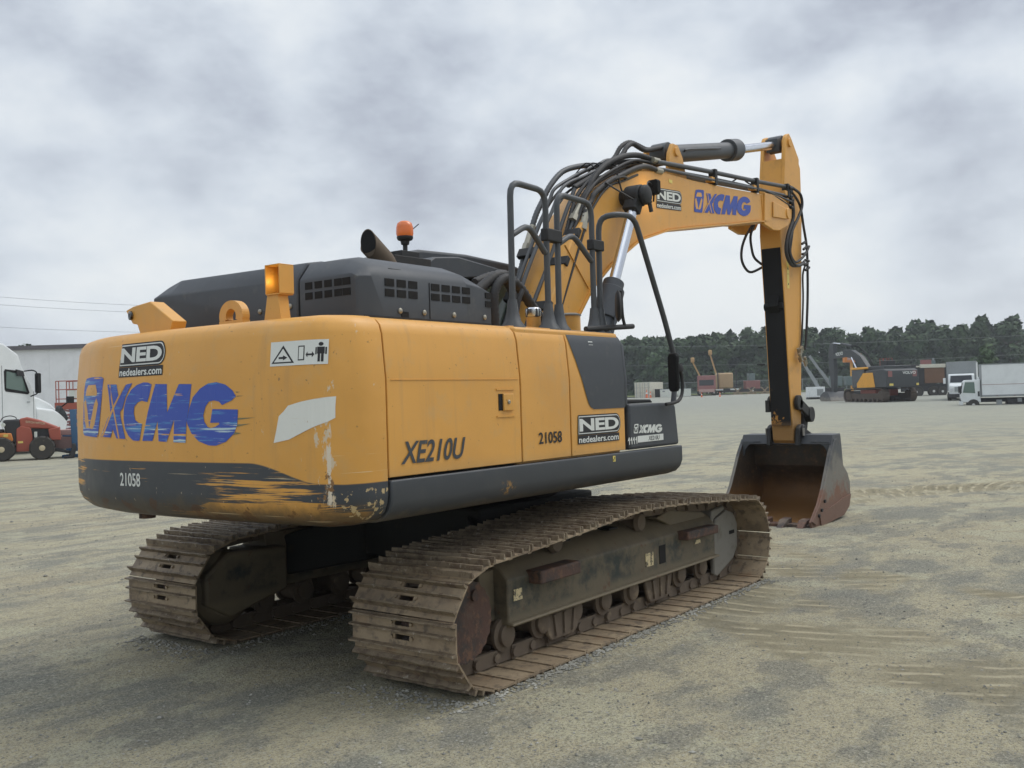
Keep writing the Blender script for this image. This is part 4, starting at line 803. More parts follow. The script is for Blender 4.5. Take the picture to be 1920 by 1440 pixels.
# hoses and pipes along the boom
HP = {
 'a': (.024, 1, [(.55, .15, 2.15), (.77, .15, 2.54), (.98, .15, 2.98), (1.14, .15, 3.30), (1.26, .15, 3.46), (1.40, .15, 3.63), (1.62, .15, 3.80), (1.91, .15, 3.90), (2.20, .15, 3.96), (2.46, .15, 3.99), (2.8, .15, 4.02)]),
 'b': (.017, 0, [(.45, .06, 2.15), (.59, .06, 2.43), (.76, .06, 2.72), (.98, .06, 3.07), (1.08, .06, 3.22), (1.25, .06, 3.46), (1.34, .06, 3.58), (1.59, .06, 3.71), (1.85, .06, 3.83), (2.12, .06, 3.94), (2.37, .06, 4.03), (2.9, .06, 4.05)]),
 'c': (.017, 0, [(.45, 0, 2.12), (.58, 0, 2.38), (.75, 0, 2.71), (.97, 0, 3.04), (1.20, 0, 3.35), (1.34, 0, 3.55), (1.49, 0, 3.65), (1.75, 0, 3.75), (2.01, 0, 3.86), (2.31, 0, 3.98), (2.9, 0, 4.03)]),
 'd': (.021, 1, [(1.55, .05, 3.64), (1.89, .05, 3.78), (2.19, .05, 3.93), (2.41, .05, 4.05), (2.54, .05, 4.18), (2.66, .05, 4.25), (2.77, .05, 4.28), (2.90, .05, 4.28), (3.1, .05, 4.27), (3.25, .04, 4.30)]),
 'e': (.023, 1, [(1.5, -.05, 3.6), (1.82, -.05, 3.75), (2.12, -.05, 3.91), (2.38, -.05, 4.05), (2.50, -.05, 4.16), (2.62, -.05, 4.22), (2.74, -.05, 4.21), (2.86, -.05, 4.20), (2.97, -.05, 4.22), (3.25, -.05, 4.30)]),
 'f': (.026, 1, [(1.41, -.12, 3.34), (1.51, -.12, 3.44), (1.55, -.12, 3.51), (1.64, -.12, 3.60), (1.70, -.12, 3.68), (1.81, -.12, 3.78), (1.96, -.12, 3.88), (2.16, -.12, 3.97), (2.37, -.12, 4.04), (2.60, -.14, 4.08), (2.86, -.17, 4.07)]),
 'f2': (.019, 0, [(.66, -.12, 2.05), (.85, -.12, 2.39), (1.03, -.12, 2.72), (1.24, -.12, 3.08), (1.43, -.12, 3.36)]),
 'g': (.023, 1, [(1.42, -.20, 3.28), (1.47, -.20, 3.39), (1.55, -.20, 3.46), (1.59, -.20, 3.52), (1.70, -.21, 3.60), (1.88, -.22, 3.70), (2.09, -.23, 3.79), (2.37, -.23, 3.90), (2.59, -.23, 3.95), (2.84, -.22, 3.95)]),
 'g2': (.018, 0, [(.74, -.20, 2.05), (.98, -.20, 2.53), (1.08, -.20, 2.72), (1.32, -.20, 3.12), (1.44, -.20, 3.31)]),
 'h': (.019, 0, [(.60, -.05, 2.15), (.79, -.05, 2.48), (1.06, -.05, 2.88), (1.24, -.05, 3.18), (1.38, -.05, 3.40), (1.44, -.05, 3.48), (1.51, -.05, 3.59), (1.62, -.05, 3.66), (1.80, -.05, 3.72), (2.00, -.05, 3.78), (2.28, -.05, 3.89), (2.55, -.05, 4.00), (2.79, -.05, 4.05)]),
 'i': (.016, 0, [(.70, -.16, 2.1), (.87, -.16, 2.41), (1.07, -.16, 2.77), (1.27, -.16, 3.12), (1.42, -.16, 3.34), (1.52, -.16, 3.50), (1.73, -.16, 3.68), (2.04, -.16, 3.84), (2.41, -.16, 3.99), (2.68, -.16, 4.03), (2.84, -.18, 4.03)]),
 'j': (.013, 0, [(.55, .10, 2.2), (.80, .10, 2.62), (1.2, .10, 3.2), (1.5, .10, 3.52), (1.9, .08, 3.75), (2.3, .05, 3.93), (2.8, .0, 4.01)]),
 'k': (.012, 0, [(.70, -.09, 2.2), (1.0, -.09, 2.75), (1.3, -.09, 3.2), (1.55, -.09, 3.5), (1.9, -.1, 3.72), (2.3, -.13, 3.88), (2.8, -.17, 4.0)]),
  'n1': (.017, 1, [(.9, -.08, 2.5), (1.25, -.09, 3.1), (1.5, -.08, 3.52), (1.9, -.08, 3.80), (2.3, -.08, 3.97), (2.7, -.1, 4.05), (2.86, -.13, 4.05)]),
 'n2': (.014, 0, [(.5, .17, 2.05), (.9, .19, 2.72), (1.3, .19, 3.32), (1.7, .19, 3.68), (2.2, .18, 3.93), (2.8, .16, 4.03)]),
 'n3': (.012, 0, [(.9, -.21, 2.3), (1.25, -.225, 2.95), (1.5, -.225, 3.35), (1.8, -.225, 3.62), (2.1, -.225, 3.73), (2.4, -.22, 3.84)]),
 'p1': (.026, 0, [(2.84, -.20, 4.05), (4.10, -.20, 4.16), (5.39, -.20, 4.26), (6.50, -.20, 4.355)]),
 'p2': (.017, 0, [(2.80, -.22, 3.95), (2.95, -.225, 3.985), (4.02, -.23, 4.055), (5.30, -.23, 4.15), (6.47, -.22, 4.23)]),
 'p3': (.011, 0, [(3.3, -.19, 4.03), (4.05, -.20, 4.09), (5.09, -.21, 4.16), (5.58, -.24, 4.17), (6.52, -.24, 4.16)]),
 'p4': (.026, 0, [(2.84, .18, 4.06), (4.10, .18, 4.17), (5.39, .18, 4.27), (6.50, .20, 4.36)]),
 'p5': (.010, 0, [(4.2, -.20, 4.09), (4.7, -.16, 4.13), (5.0, -.19, 4.25), (5.2, -.2, 4.20), (6.0, -.24, 4.14), (6.55, -.24, 4.08)]),
 'l1': (.019, 0, [(6.45, -.24, 4.35), (6.60, -.24, 4.345), (6.85, -.24, 4.30), (6.90, -.24, 4.16), (6.75, -.24, 3.99), (6.51, -.24, 3.78), (6.36, -.24, 3.57), (6.44, -.24, 3.38), (6.64, -.24, 3.32), (6.87, -.24, 3.37), (7.02, -.20, 3.42)]),
 'l2': (.022, 0, [(6.50, -.22, 4.23), (6.60, -.22, 4.15), (6.60, -.22, 3.95), (6.38, -.22, 3.69), (6.31, -.22, 3.47), (6.49, -.22, 3.32), (6.80, -.22, 3.35), (7.0, -.19, 3.40)]),
 'l3': (.017, 0, [(6.52, -.21, 4.34), (6.63, -.20, 4.31), (6.80, -.20, 4.25), (6.95, -.20, 4.14), (7.04, -.20, 3.89), (7.13, -.20, 3.65), (7.14, -.20, 3.40), (7.10, -.20, 2.91), (6.98, -.20, 2.32), (6.94, -.19, 2.22)]),
 'l4': (.017, 0, [(6.62, -.22, 3.91), (6.51, -.22, 3.65), (6.46, -.22, 3.47), (6.64, -.22, 3.37), (6.97, -.22, 3.49), (7.17, -.22, 3.64)]),
 'l5': (.017, 0, [(6.35, .20, 4.05), (6.25, .20, 3.90), (6.02, .20, 3.71), (5.87, .20, 3.53), (5.85, .20, 3.37), (5.98, .20, 3.26), (6.17, .20, 3.24), (6.45, .16, 3.33)]),
 'l6': (.017, 0, [(6.33, .18, 4.02), (6.23, .17, 3.88), (6.07, .16, 3.71), (6.06, .15, 3.55), (6.15, .15, 3.42), (6.42, .15, 3.35)]),
 'l7': (.013, 0, [(7.16, -.17, 3.40), (7.03, -.17, 3.24), (7.01, -.17, 2.91), (6.92, -.17, 2.43), (6.85, -.17, 2.22)]),
 'e1': (.034, 1, [(-.9, -.68, 2.35), (-.62, -.70, 2.53), (-.50, -.70, 2.56), (-.44, -.70, 2.55), (-.37, -.70, 2.52), (-.28, -.70, 2.47), (-.20, -.70, 2.40), (-.09, -.70, 2.31), (.0, -.70, 2.24), (.08, -.7, 2.1)]),
 'e2': (.030, 1, [(-.44, -.75, 2.50), (-.51, -.75, 2.53), (-.57, -.75, 2.52), (-.63, -.75, 2.48), (-.67, -.75, 2.42), (-.68, -.75, 2.34), (-.67, -.75, 2.1)]),
 'e3': (.030, 1, [(-.70, -.60, 2.50), (-.55, -.60, 2.55), (-.45, -.60, 2.57), (-.37, -.60, 2.56), (-.29, -.60, 2.51), (-.25, -.60, 2.41), (-.24, -.6, 2.1)]),
 'e4': (.018, 0, [(-.40, -.80, 2.45), (-.45, -.80, 2.38), (-.50, -.80, 2.25), (-.6, -.80, 2.1)]),
 'e5': (.02, 0, [(.0, -.6, 2.4), (.05, -.62, 2.3), (.15, -.62, 2.25), (.25, -.6, 2.3), (.35, -.5, 2.35)]),
}
pipes = {'f2', 'g2', 'p1', 'p2', 'p3', 'p4', 'c', 'h', 'b'}
for k, (r, rib, pts) in HP.items():
    par = EX if k[0] == 'e' and len(k) == 2 else boom
    nm = 'steel_pipe' if k in pipes else 'hose'
    MB().tube(pts, r, 10 if r > .015 else 7, 5, rib=.016 if rib else 0).build(nm, 'pipe_grey' if k in pipes or k[0] in 'ac' else 'rubber_hose', par, smooth=60)
# clamps and couplings
def clamp_at(x, z, y0, y1, h=.05, w_=.09, ang=57):
    d = Vector((math.cos(R(ang)), 0, math.sin(R(ang)))) * w_ / 2
    mb = MB().obox(Vector((x, (y0 + y1) / 2, z)) - d, Vector((x, (y0 + y1) / 2, z)) + d, abs(y1 - y0), h, (-math.sin(R(ang)), 0, math.cos(R(ang)))); return mb.build('pipe_clamp', 'dark_steel', boom, bevel=.006)
for x, z, y0, y1 in ((.93, 2.95, .02, .19), (1.07, 2.86, -.24, -.02), (.78, 2.45, -.24, -.03), (.70, 2.55, .0, .18), (.55, 2.22, -.24, .18), (1.27, 3.13, -.24, -.08)):
    clamp_at(x, z, y0, y1)
for x, z in ((4.12, 4.145), (5.32, 4.24), (6.35, 4.33)):
    mb = MB().box(x - .05, x + .05, -.24, -.16, z - .11, z - .05); mb.build('pipe_bracket', 'yellow_paint', boom, bevel=.004); MB().box(x + .03, x + .09, -.25, -.16, z - .13, z + .05).build('pipe_clamp', 'dark_steel', boom, bevel=.006)
cp = MB()
for p, q_ in (((1.38, -.12, 3.30), (1.50, -.12, 3.44)), ((1.40, -.20, 3.22), (1.48, -.20, 3.40)), ((1.0, .15, 3.02), (1.1, .15, 3.22))):
    cp.cyl(p, q_, .036, .030, 10); d = (Vector(q_) - Vector(p)).normalized(); cp.cyl(Vector(p) - d * .05, Vector(p) + d * .02, .044, seg=6)
for x, y, z in ((2.84, -.19, 4.06), (2.84, -.22, 3.95), (2.9, -.02, 4.04), (2.9, .06, 4.05)): cp.cyl((x - .07, y, z), (x + .06, y, z + .006), .034, seg=8)
cp.each('coupling', 'fitting', boom)
cp = MB()
for i in range(9): a = (6.42 + rnd.uniform(-.05, .15), -.23 + rnd.uniform(-.03, .03), 4.08 + i * .035); cp.cyl(a, (a[0] + .09, a[1], a[2] + rnd.uniform(-.02, .03)), .022, seg=6)
for i in range(6): a = (6.98 + rnd.uniform(-.03, .08), -.2, 3.3 + i * .07); cp.cyl(a, (a[0] + .10, a[1] - .02, a[2] + rnd.uniform(-.05, .06)), .018, seg=6)
cp.each('coupling', 'dark_steel', boom)
cp = MB()
for i in range(10): a = (6.72 + rnd.uniform(-.06, .16), -.19 + rnd.uniform(-.04, .02), 2.16 + rnd.uniform(-.10, .12)); cp.cyl(a, (a[0] + rnd.uniform(-.03, .06), a[1], a[2] - rnd.uniform(.04, .1)), .020, seg=6)
cp.each('coupling', 'fitting', boom)
cp = MB()
for i in range(9): cp.tube([(1.75 + i * .12, .1, 3.78 + i * .03), (1.77 + i * .12, -.02, 3.88 + i * .022), (1.75 + i * .12, -.14, 3.80 + i * .03)], .006, 5)
cp.each('cable_tie', 'black', boom)

# ------------------------------------------------------------------ undercarriage
cb = MB().box(-.75, .75, -.62, .62, .50, .90); cb.lathe([(.62, 0), (.66, .02), (.66, .12), (.58, .14)], (0, 0, .90), (0, 0, 1), 40)
for sx2 in (-1, 1):
    for s_ in (-1, 1):
        vs = [(sx2 * .2, s_ * .5, .46), (sx2 * .75, s_ * .5, .46), (sx2 * .75, s_ * .5, .86), (sx2 * .2, s_ * .5, .86), (sx2 * .65, s_ * 1.02, .36), (sx2 * 1.2, s_ * 1.02, .36), (sx2 * 1.2, s_ * 1.02, .66), (sx2 * .65, s_ * 1.02, .66)]
        cb.add(vs, [(0, 1, 2, 3), (4, 5, 6, 7), (0, 1, 5, 4), (1, 2, 6, 5), (2, 3, 7, 6), (3, 0, 4, 7)])
cb.build('carbody', 'belly_black', EX, bevel=.02)
# pin line of a track, closed, counter-clockwise seen from the right side
XR, XF, ZC, RP = -1.775, 1.895, .385, .298
def path_pts():
    p = []
    for i in range(61): p.append((XR + (XF - XR) * i / 60, ZC - RP))
    for i in range(1, 40): a = -90 + 180 * i / 40; p.append((XF + RP * math.cos(R(a)), ZC + RP * math.sin(R(a))))
    for i in range(0, 61):
        t = i / 60; x = XF + (XR - XF) * t
        hump = [(1.895, .683), (1.3, .728), (.6, .775), (0, .793), (-.15, .790), (-.75, .745), (-1.3, .708), (-1.775, .683)]
        for (a, b), (c, d) in zip(hump, hump[1:]):
            if c <= x <= a + 1e-6: k_ = (a - x) / (a - c); z = b + (d - b) * k_
        p.append((x, z))
    for i in range(1, 40): a = 90 + 180 * i / 40; p.append((XR + RP * math.cos(R(a)), ZC + RP * math.sin(R(a))))
    return p
pp = path_pts(); L_ = [0]
for i in range(len(pp)): a, b = pp[i], pp[(i + 1) % len(pp)]; L_.append(L_[-1] + math.hypot(b[0] - a[0], b[1] - a[1]))
TOT = L_[-1]; NS = 49; PITCH = TOT / NS
def at_s(s_):
    s_ %= TOT
    for i in range(len(pp)):
        if L_[i] <= s_ <= L_[i + 1]:
            k_ = (s_ - L_[i]) / max(1e-9, L_[i + 1] - L_[i]); a, b = pp[i], pp[(i + 1) % len(pp)]; return Vector((a[0] + (b[0] - a[0]) * k_, a[1] + (b[1] - a[1]) * k_))
# one shoe: x along the track, z outwards is negative
def shoe_mesh():
    mb = MB(); hw = .39; t0, t1 = .052, .064; L2 = PITCH / 2
    def plate(x0, x1, y0, y1): mb.box(x0, x1, y0, y1, -t1, -t0)
    mb.box(L2 - .004, L2 + .034, -hw + .004, hw - .004, -t0 + .001, -t0 + .008)
    for s_ in (-1, 1):
        plate(-L2 + .010, L2 + .004, s_ * .055, s_ * hw) if s_ > 0 else plate(-L2 + .010, L2 + .004, -hw, -.055)
    for x0, x1 in ((-L2 + .010, -.062), (-.030, .018), (.048, L2 + .004)): plate(x0, x1, -.055, .055)
    for y0 in (-.085, .065):
        for xx in (-.046, .033): mb.cyl((xx, y0 + .01, -t1 - .012), (xx, y0 + .01, -t1), .011, seg=6)
    mb.cur = 1
    for x0, hgt in ((-L2 + .022, .031), (.0 - .006, .028), (L2 - .008, .033)):
        nseg = 12; vs = []; 
        for i in range(nseg + 1):
            y = -hw - .004 + (2 * hw + .008) * i / nseg; j = rnd.uniform(-.0035, .0025); k2 = rnd.uniform(-.002, .002)
            vs += [(x0 - .010, y, -t1 + .001), (x0 + .011, y, -t1 + .001), (x0 + .005 + k2, y, -t1 - hgt + j), (x0 - .005 + k2, y, -t1 - hgt + j)]
        fs = [(4 * i + a, 4 * i + (a + 1) % 4, 4 * i + 4 + (a + 1) % 4, 4 * i + 4 + a) for i in range(nseg) for a in range(4)] + [(3, 2, 1, 0), (4 * nseg, 4 * nseg + 1, 4 * nseg + 2, 4 * nseg + 3)]
        mb.add(vs, fs)
    return mb
shoes = [shoe_mesh().build('track_shoe', ['shoe', 'tip'], None, smooth=25) for _ in range(3)]
for s_ in (-1, 1):
    yc = s_ * 1.137
    lk = MB()
    for i in range(NS):
        p = at_s(i * PITCH); q_ = at_s((i + 1) * PITCH); o_ = .012 if i % 2 else 0
        d = (q_ - p).normalized(); nrm = Vector((-d.y, d.x))
        for ss in (-1, 1):
            a = Vector((p.x, yc + ss * (.075 + o_), p.y)); b = Vector((q_.x, yc + ss * (.075 + o_), q_.y)); up = Vector((nrm.x, 0, nrm.y))
            lk.obox(a - (b - a) * .12, b + (b - a) * .12, .026, .088, up)
        lk.cyl((p.x, yc - .115, p.y), (p.x, yc + .115, p.y), .030, seg=10)
    tr = lk.build('track', 'mud_steel', EX, smooth=40)
    tag(tr, 'track nearest the camera' if s_ < 0 else 'track on the far side')
    first = True
    for i in range(NS):
        src = shoes[(i * 7 + (1 if s_ > 0 else 0)) % 3]
        p = at_s(i * PITCH); q_ = at_s((i + 1) * PITCH); c = (p + q_) / 2; d = (q_ - p).normalized()
        nrm = Vector((-d.y, d.x))          # inward (left of travel)
        o = src.copy(); COL.objects.link(o); o.parent = tr
        jit = rnd.uniform(-.012, .012)
        M4 = Matrix(((d.x, 0, nrm.x, c.x), (0, -1, 0, yc + rnd.uniform(-.004, .004)), (d.y, 0, nrm.y, c.y), (0, 0, 0, 1)))
        if Matrix(((d.x, 0, nrm.x), (0, -1, 0), (d.y, 0, nrm.y))).determinant() < 0: M4[1][1] = 1
        o.matrix_local = M4 @ Matrix.Rotation(jit, 4, 'Z')
    # frame
    yi, yo = s_ * .96, s_ * 1.30
    fm = MB()
    prof = [(yi, .60), (yi, .30), (yo - s_ * .02, .26), (yo, .27), (yo, .555), (yo - s_ * .06, .62), (yo - s_ * .20, .70), (yi + s_ * .02, .715)]
    fm.prism(prof, 'x', -1.345, 1.60); fm.box(-1.50, -1.346, min(yi, yo - s_ * .1), max(yi, yo - s_ * .1), .30, .62); fm.obox((-1.35, yo + s_ * .012, .285), (1.60, yo + s_ * .012, .285), .06, .022)
    fm.prism([(1.30, .45), (1.62, .38), (1.62, .60), (1.5, .66), (.9, .745), (.7, .70)], 'y', s_ * 1.0, s_ * 1.24)
    fr = fm.build('track_frame', 'tframe', EX, bevel=.012)
    ig = MB().prism([(1.60, .115), (1.66, .09), (2.0, .20), (2.09, .30), (2.10, .50), (2.02, .60), (1.88, .64), (1.66, .585), (1.60, .50)], 'y', s_ * 1.245, s_ * 1.285); ig.prism([(1.60, .50), (1.66, .585), (1.88, .64), (1.86, .68), (1.62, .66)], 'y', s_ * 1.02, s_ * 1.27); ig.build('idler_guard', 'guard_metal', fr, bevel=.012)
    MB().box(1.92, 2.02, s_ * 1.288 - .002, s_ * 1.288 + .002, .42, .45).build('slot', 'black', fr)
    MB().lathe([(.10, -.11), (.26, -.10), (.28, -.09), (.28, -.03), (.22, -.02), (.22, .02), (.28, .03), (.28, .09), (.26, .10), (.10, .11)], (XF, yc, ZC), (0, 1, 0), 36).build('idler', 'mud_steel', fr)
    # sprocket with teeth and the motor cover
    sp = MB(); nt_ = 21
    poly = []
    for i in range(nt_ * 4): r = .315 if i % 4 in (0, 1) else .268; a = 2 * math.pi * i / (nt_ * 4); poly.append((XR + r * math.cos(a), ZC + r * math.sin(a)))
    sp.prism(poly, 'y', yc - .03, yc + .03); sp.lathe([(.24, -.11), (.25, .0), (.22, .09), (.10, .12)], (XR, yc, ZC), (0, s_, 0), 32); sp = sp.build('sprocket', 'rust', fr)
    mc = MB(); poly = [(XR + .02 + (.235 + .012 * (i % 2)) * math.cos(2 * math.pi * i / 44), ZC + (.235 + .012 * (i % 2)) * math.sin(2 * math.pi * i / 44)) for i in range(44)]
    mc.prism(poly, 'y', s_ * 1.262, s_ * 1.30); mc.cyl((XR, s_ * 1.14, ZC), (XR, s_ * 1.27, ZC), .20); mc.cyl((XR + .10, s_ * 1.30, ZC + .14), (XR + .10, s_ * 1.318, ZC + .14), .035, seg=14); mc.build('sprocket_cover', 'rust', fr, smooth=20)
    mi_ = MB(); mi_.lathe([(.27, 0), (.27, .05), (.20, .12), (.12, .13)], (XR + .02, s_ * .98, ZC), (0, -s_, 0), 32); mi_.prism([(XR, .18), (-1.25, .30), (-1.25, .62), (XR, .64), (XR - .2, .5), (XR - .2, .3)], 'y', s_ * .83, s_ * .975); mi_.build('travel_motor', 'tframe', fr, bevel=.02)
    for i in range(8):
        x = -1.32 + i * .39; rl = MB().lathe([(.05, -.15), (.07, -.14), (.07, -.115), (.105, -.11), (.105, -.085), (.078, -.08), (.078, .08), (.105, .085), (.105, .11), (.07, .115), (.07, .14), (.05, .15)], (x, yc, .215), (0, 1, 0), 20); rl.build('bottom_roller', 'mud_steel', fr)
    for x in (-.72, .42):
        rl = MB().lathe([(.03, -.12), (.06, -.12), (.075, -.09), (.06, -.06), (.06, .06), (.075, .09), (.06, .12), (.065, .15), (.03, .155)], (x, yc, .70), (0, 1, 0), 18); rl.cyl((x, yc, .70), (x, yc - s_ * .1, .60), .03); rl.build('carrier_roller', 'mud_steel', fr)
    for x in (-.72, .62):
        MB().prism([(x - .22, .255), (x + .22, .255), (x + .17, .11), (x + .12, .08), (x - .14, .08), (x - .18, .12)], 'y', s_ * 1.255, s_ * 1.285).build('track_guard', 'mud_steel', fr, bevel=.01)
        g2 = MB()
        for xx in (-.12, .0, .12): g2.obox((x + xx, s_ * 1.292, .25), (x + xx * .8, s_ * 1.292, .11), .018, .02)
        g2.each('guard_rib', 'mud_steel', fr)
    MB().box(-1.12, -.66, min(s_ * 1.27, s_ * 1.40), max(s_ * 1.27, s_ * 1.40), .50, .585).build('step', 'rust', fr, bevel=.012)
    MB().prism([(.93, .50), (1.50, .49), (1.50, .56), (.93, .57)], 'y', s_ * 1.20, s_ * 1.385).build('step', 'rust', fr, bevel=.012)
    MB().box(.60, .70, s_ * 1.302 - .002, s_ * 1.302 + .002, .36, .50).box(-.62, -.50, s_ * 1.16 - .05, s_ * 1.16 + .05, .685, .699).box(.02, .14, s_ * 1.16 - .05, s_ * 1.16 + .05, .685, .699).each('frame_hole', 'black', fr)
    MB().box(-1.29, -1.20, s_ * 1.3035 - .002, s_ * 1.3035 + .002, .42, .49).box(.38, .50, s_ * 1.3035 - .002, s_ * 1.3035 + .002, .37, .47).box(1.20, 1.31, s_ * 1.3035 - .002, s_ * 1.3035 + .002, .43, .46).each('sticker', 'cream_sticker', fr)
for s in shoes: bpy.data.objects.remove(s)

# ================================================================== the yard behind
RZ = R(-53.434)                            # rotation whose local +X points to the right across the view
P('red_paint', (.34, .085, .055), .45, (.3, .12, .08), .35); P('dull_red', (.27, .12, .11), .6, (.25, .18, .15), .5); P('orange_paint', (.62, .22, .05), .5, (.35, .2, .1), .3)
P('tyre', (.045, .042, .038), .8, (.16, .13, .09), .7); P('rim_cream', (.55, .47, .32), .5, (.25, .2, .13), .4); P('rim_white', (.6, .6, .57), .5, (.3, .28, .25), .3)
P('blue_steel', (.05, .13, .24), .5, (.1, .12, .13), .4); P('pink_haze', (.45, .30, .27), .8, (.35, .3, .28), .5); P('tan_paint', (.42, .29, .16), .6, (.25, .2, .13), .4)
P('container_cream', (.58, .56, .47), .6, (.4, .33, .22), .3); P('bin_white', (.62, .64, .58), .6, (.4, .4, .35), .3); P('wall_white', (.78, .78, .78), .6, (.5, .5, .5), .2)
P('roof_trim_dark', (.13, .12, .13), .6); P('teal', (.13, .17, .17), .5); P('brown_load', (.16, .09, .055), .8, (.1, .06, .04), .5); P('dark_machine', (.03, .03, .032), .6, (.08, .07, .05), .4)
P('excavator_orange', (.75, .36, .04), .5, (.5, .2, .05), .3); P('excavator_grey', (.05, .055, .058), .5, (.12, .12, .11), .3); P('galvanised', (.26, .28, .285), .5); P('wood', (.28, .22, .15), .8, (.15, .12, .08), .5)
P('cone_orange', (.75, .17, .06), .5); P('mud_track', (.085, .065, .05), .8, (.14, .10, .07), .7)
def part(mb, name, mat, parent, **k): return mb.build(name, mat, parent, **k)
def wheel(parent, x, y, z, r, w_, rim='rim_white', side=-1, rr=.55, tread=0):
    t = MB(); pr = [(r * rr, -w_ / 2), (r * .9, -w_ / 2), (r, -w_ * .36), (r, w_ * .36), (r * .9, w_ / 2), (r * rr, w_ / 2)]; t.lathe(pr, (x, y, z), (0, 1, 0), 28)
    if tread:
        for i in range(tread):
            a = 2 * math.pi * i / tread; s1 = 1 if i % 2 else -1
            t.obox((x + r * .97 * math.cos(a), y, z + r * .97 * math.sin(a)), (x + r * .97 * math.cos(a + .18), y + s1 * w_ * .5, z + r * .97 * math.sin(a + .18)), r * .09, r * .1, (math.cos(a), 0, math.sin(a)))
    o = t.build('wheel', 'tyre', parent)
    MB().lathe([(r * rr * 1.01, -.03), (r * rr * .9, .01), (r * .3, -.03), (r * .22, .05), (r * .1, .06)][::1], (x, y + side * w_ * .42, z), (0, side, 0), 24).build('rim', rim, o)
    return o

# --- long white warehouse far left
wh = thing('warehouse', (32.28, 69.11, 0), RZ - R(2), 'long white windowless warehouse with a dark roof edge, behind the white semi truck', 'building')
part(MB().box(-30, 16, 0, 30, 0, 6.4), 'wall', 'wall_white', wh)
wr = MB()
part(MB().box(-30.2, 16.2, -.25, 30.2, 6.4, 6.72), 'roof', 'roof_trim_dark', wh)
for i in range(24): wr.box(-29 + i * 1.9, -28.97 + i * 1.9, -.02, 0, .3, 6.1)
part(wr, 'wall_seam', 'wall_white', wh)

# --- white semi tractor, heading right
st = thing('semi_truck', (13.37, 35.01, 0), R(18), 'white semi truck tractor with tall roof fairing, behind the red trencher', 'truck')
bd = MB().prism([(-4.0, .95), (.55, .95), (.56, 2.0), (.45, 2.55), (-.05, 3.35), (-.12, 3.45), (-.30, 3.95), (-1.0, 4.35), (-2.2, 4.55), (-4.0, 4.55)], 'y', -1.2, 1.2)
bd = part(bd, 'cab', 'white_paint', st, bevel=.07, seg=3)
hd = MB(); hp = [(.56, .62), (1.6, .70), (2.35, .68), (2.42, 1.2), (2.25, 1.62), (1.75, 2.0), (1.15, 2.25), (.56, 2.38)]
hd.prism(hp, 'y', -.78, .78); hd.prism([(.56, .75), (2.1, .75), (2.25, 1.2), (2.1, 1.45), (1.5, 1.75), (.56, 1.85)], 'y', -1.2, 1.2); part(hd, 'hood', 'white_paint', st, bevel=.09, seg=3)
part(MB().prism([(-1.02, 2.58), (-.97, 2.5), (.12, 2.38), (.2, 2.45), (-.14, 3.25), (-.2, 3.3), (-.98, 3.36), (-1.04, 3.28)], 'y', -1.215, -1.19), 'window_frame', 'black', st)
part(MB().prism([(-.96, 2.62), (.04, 2.48), (-.20, 3.16), (-.93, 3.28)], 'y', -1.225, -1.205), 'window', 'green_glass', st)
part(MB().prism([(-.45, 3.12), (-.10, 3.10), (-.15, 3.3), (-.5, 3.36)], 'y', -1.28, -1.23), 'visor', 'dark_machine', st)
part(MB().box(-1.15, -1.135, -1.212, -1.2, 1.0, 3.5).box(.40, .415, -1.212, -1.2, 1.0, 2.5), 'door_seam', 'galvanised', st)
part(MB().box(.07, .22, -1.215, -1.2, 2.06, 2.09), 'badge', 'galvanised', st)
mr = part(MB().tube(bent([(-.05, -1.2, 3.30), (.15, -1.45, 3.34), (.30, -1.5, 3.26), (.32, -1.5, 2.4), (.25, -1.22, 2.3)], k=.08), .025, 6, 1), 'mirror_arm', 'black', st); part(MB().box(.22, .44, -1.60, -1.44, 2.42, 3.22), 'mirror', 'black', mr, bevel=.05)
part(MB().prism([(1.75, 1.62), (2.15, 1.25), (2.27, 1.35), (2.14, 1.60), (1.85, 1.92)], 'y', -1.205, -.95), 'headlight', 'dark_glass', st, bevel=.02)
part(MB().tube([(2.0, -1.0, 1.8), (2.2, -1.25, 2.05)], .03, 6).box(2.1, 2.42, -1.38, -1.24, 2.0, 2.28), 'hood_mirror', 'black', st, bevel=.02)
for x, y in ((1.5, -1.0), (1.5, 1.0), (-3.2, -1.0), (-3.2, 1.0)): wheel(st, x, y, .52, .52, .30)
part(MB().box(.7, 2.45, -1.1, 1.1, .45, .72), 'bumper', 'galvanised', st, bevel=.04); part(MB().box(-5.5, .5, -.5, .5, .6, .9), 'chassis', 'dark_machine', st)

# --- red ride-on trencher, heading right
tr_ = thing('trencher', (11.45, 29.6, 0), R(-29), 'red ride-on trencher with lugged tyres and a small dozer blade, left edge of the yard', 'trencher')
for x in (-.66, .60):
    for y, sd_ in ((-.62, -1), (.62, 1)): wheel(tr_, x, y, .41, .41, .34, 'rim_cream', sd_, .46, 24)
hd = MB().prism([(-.10, 1.45), (.12, 1.50), (.55, 1.38), (.90, 1.22), (1.12, 1.12), (1.12, 1.02), (.8, 1.06), (-.08, 1.14)], 'y', -.46, .46); part(hd, 'engine_hood', 'red_paint', tr_, bevel=.05, seg=3)
part(MB().prism([(-.22, .30), (.32, .30), (.30, .82), (.25, 1.12), (-.05, 1.20), (-.2, 1.1)], 'y', -.48, .48), 'body', 'red_paint', tr_, bevel=.03)
part(MB().prism([(.80, 1.06), (1.18, 1.12), (1.2, .66), (.85, .66)], 'y', -.50, .50), 'nose', 'red_paint', tr_, bevel=.03)
part(MB().box(.26, .84, -.40, .40, .5, 1.10), 'engine', 'dark_machine', tr_, bevel=.02)
part(MB().cyl((.40, -.46, .78), (.40, -.46, .98), .05), 'filter', 'bin_white', tr_)
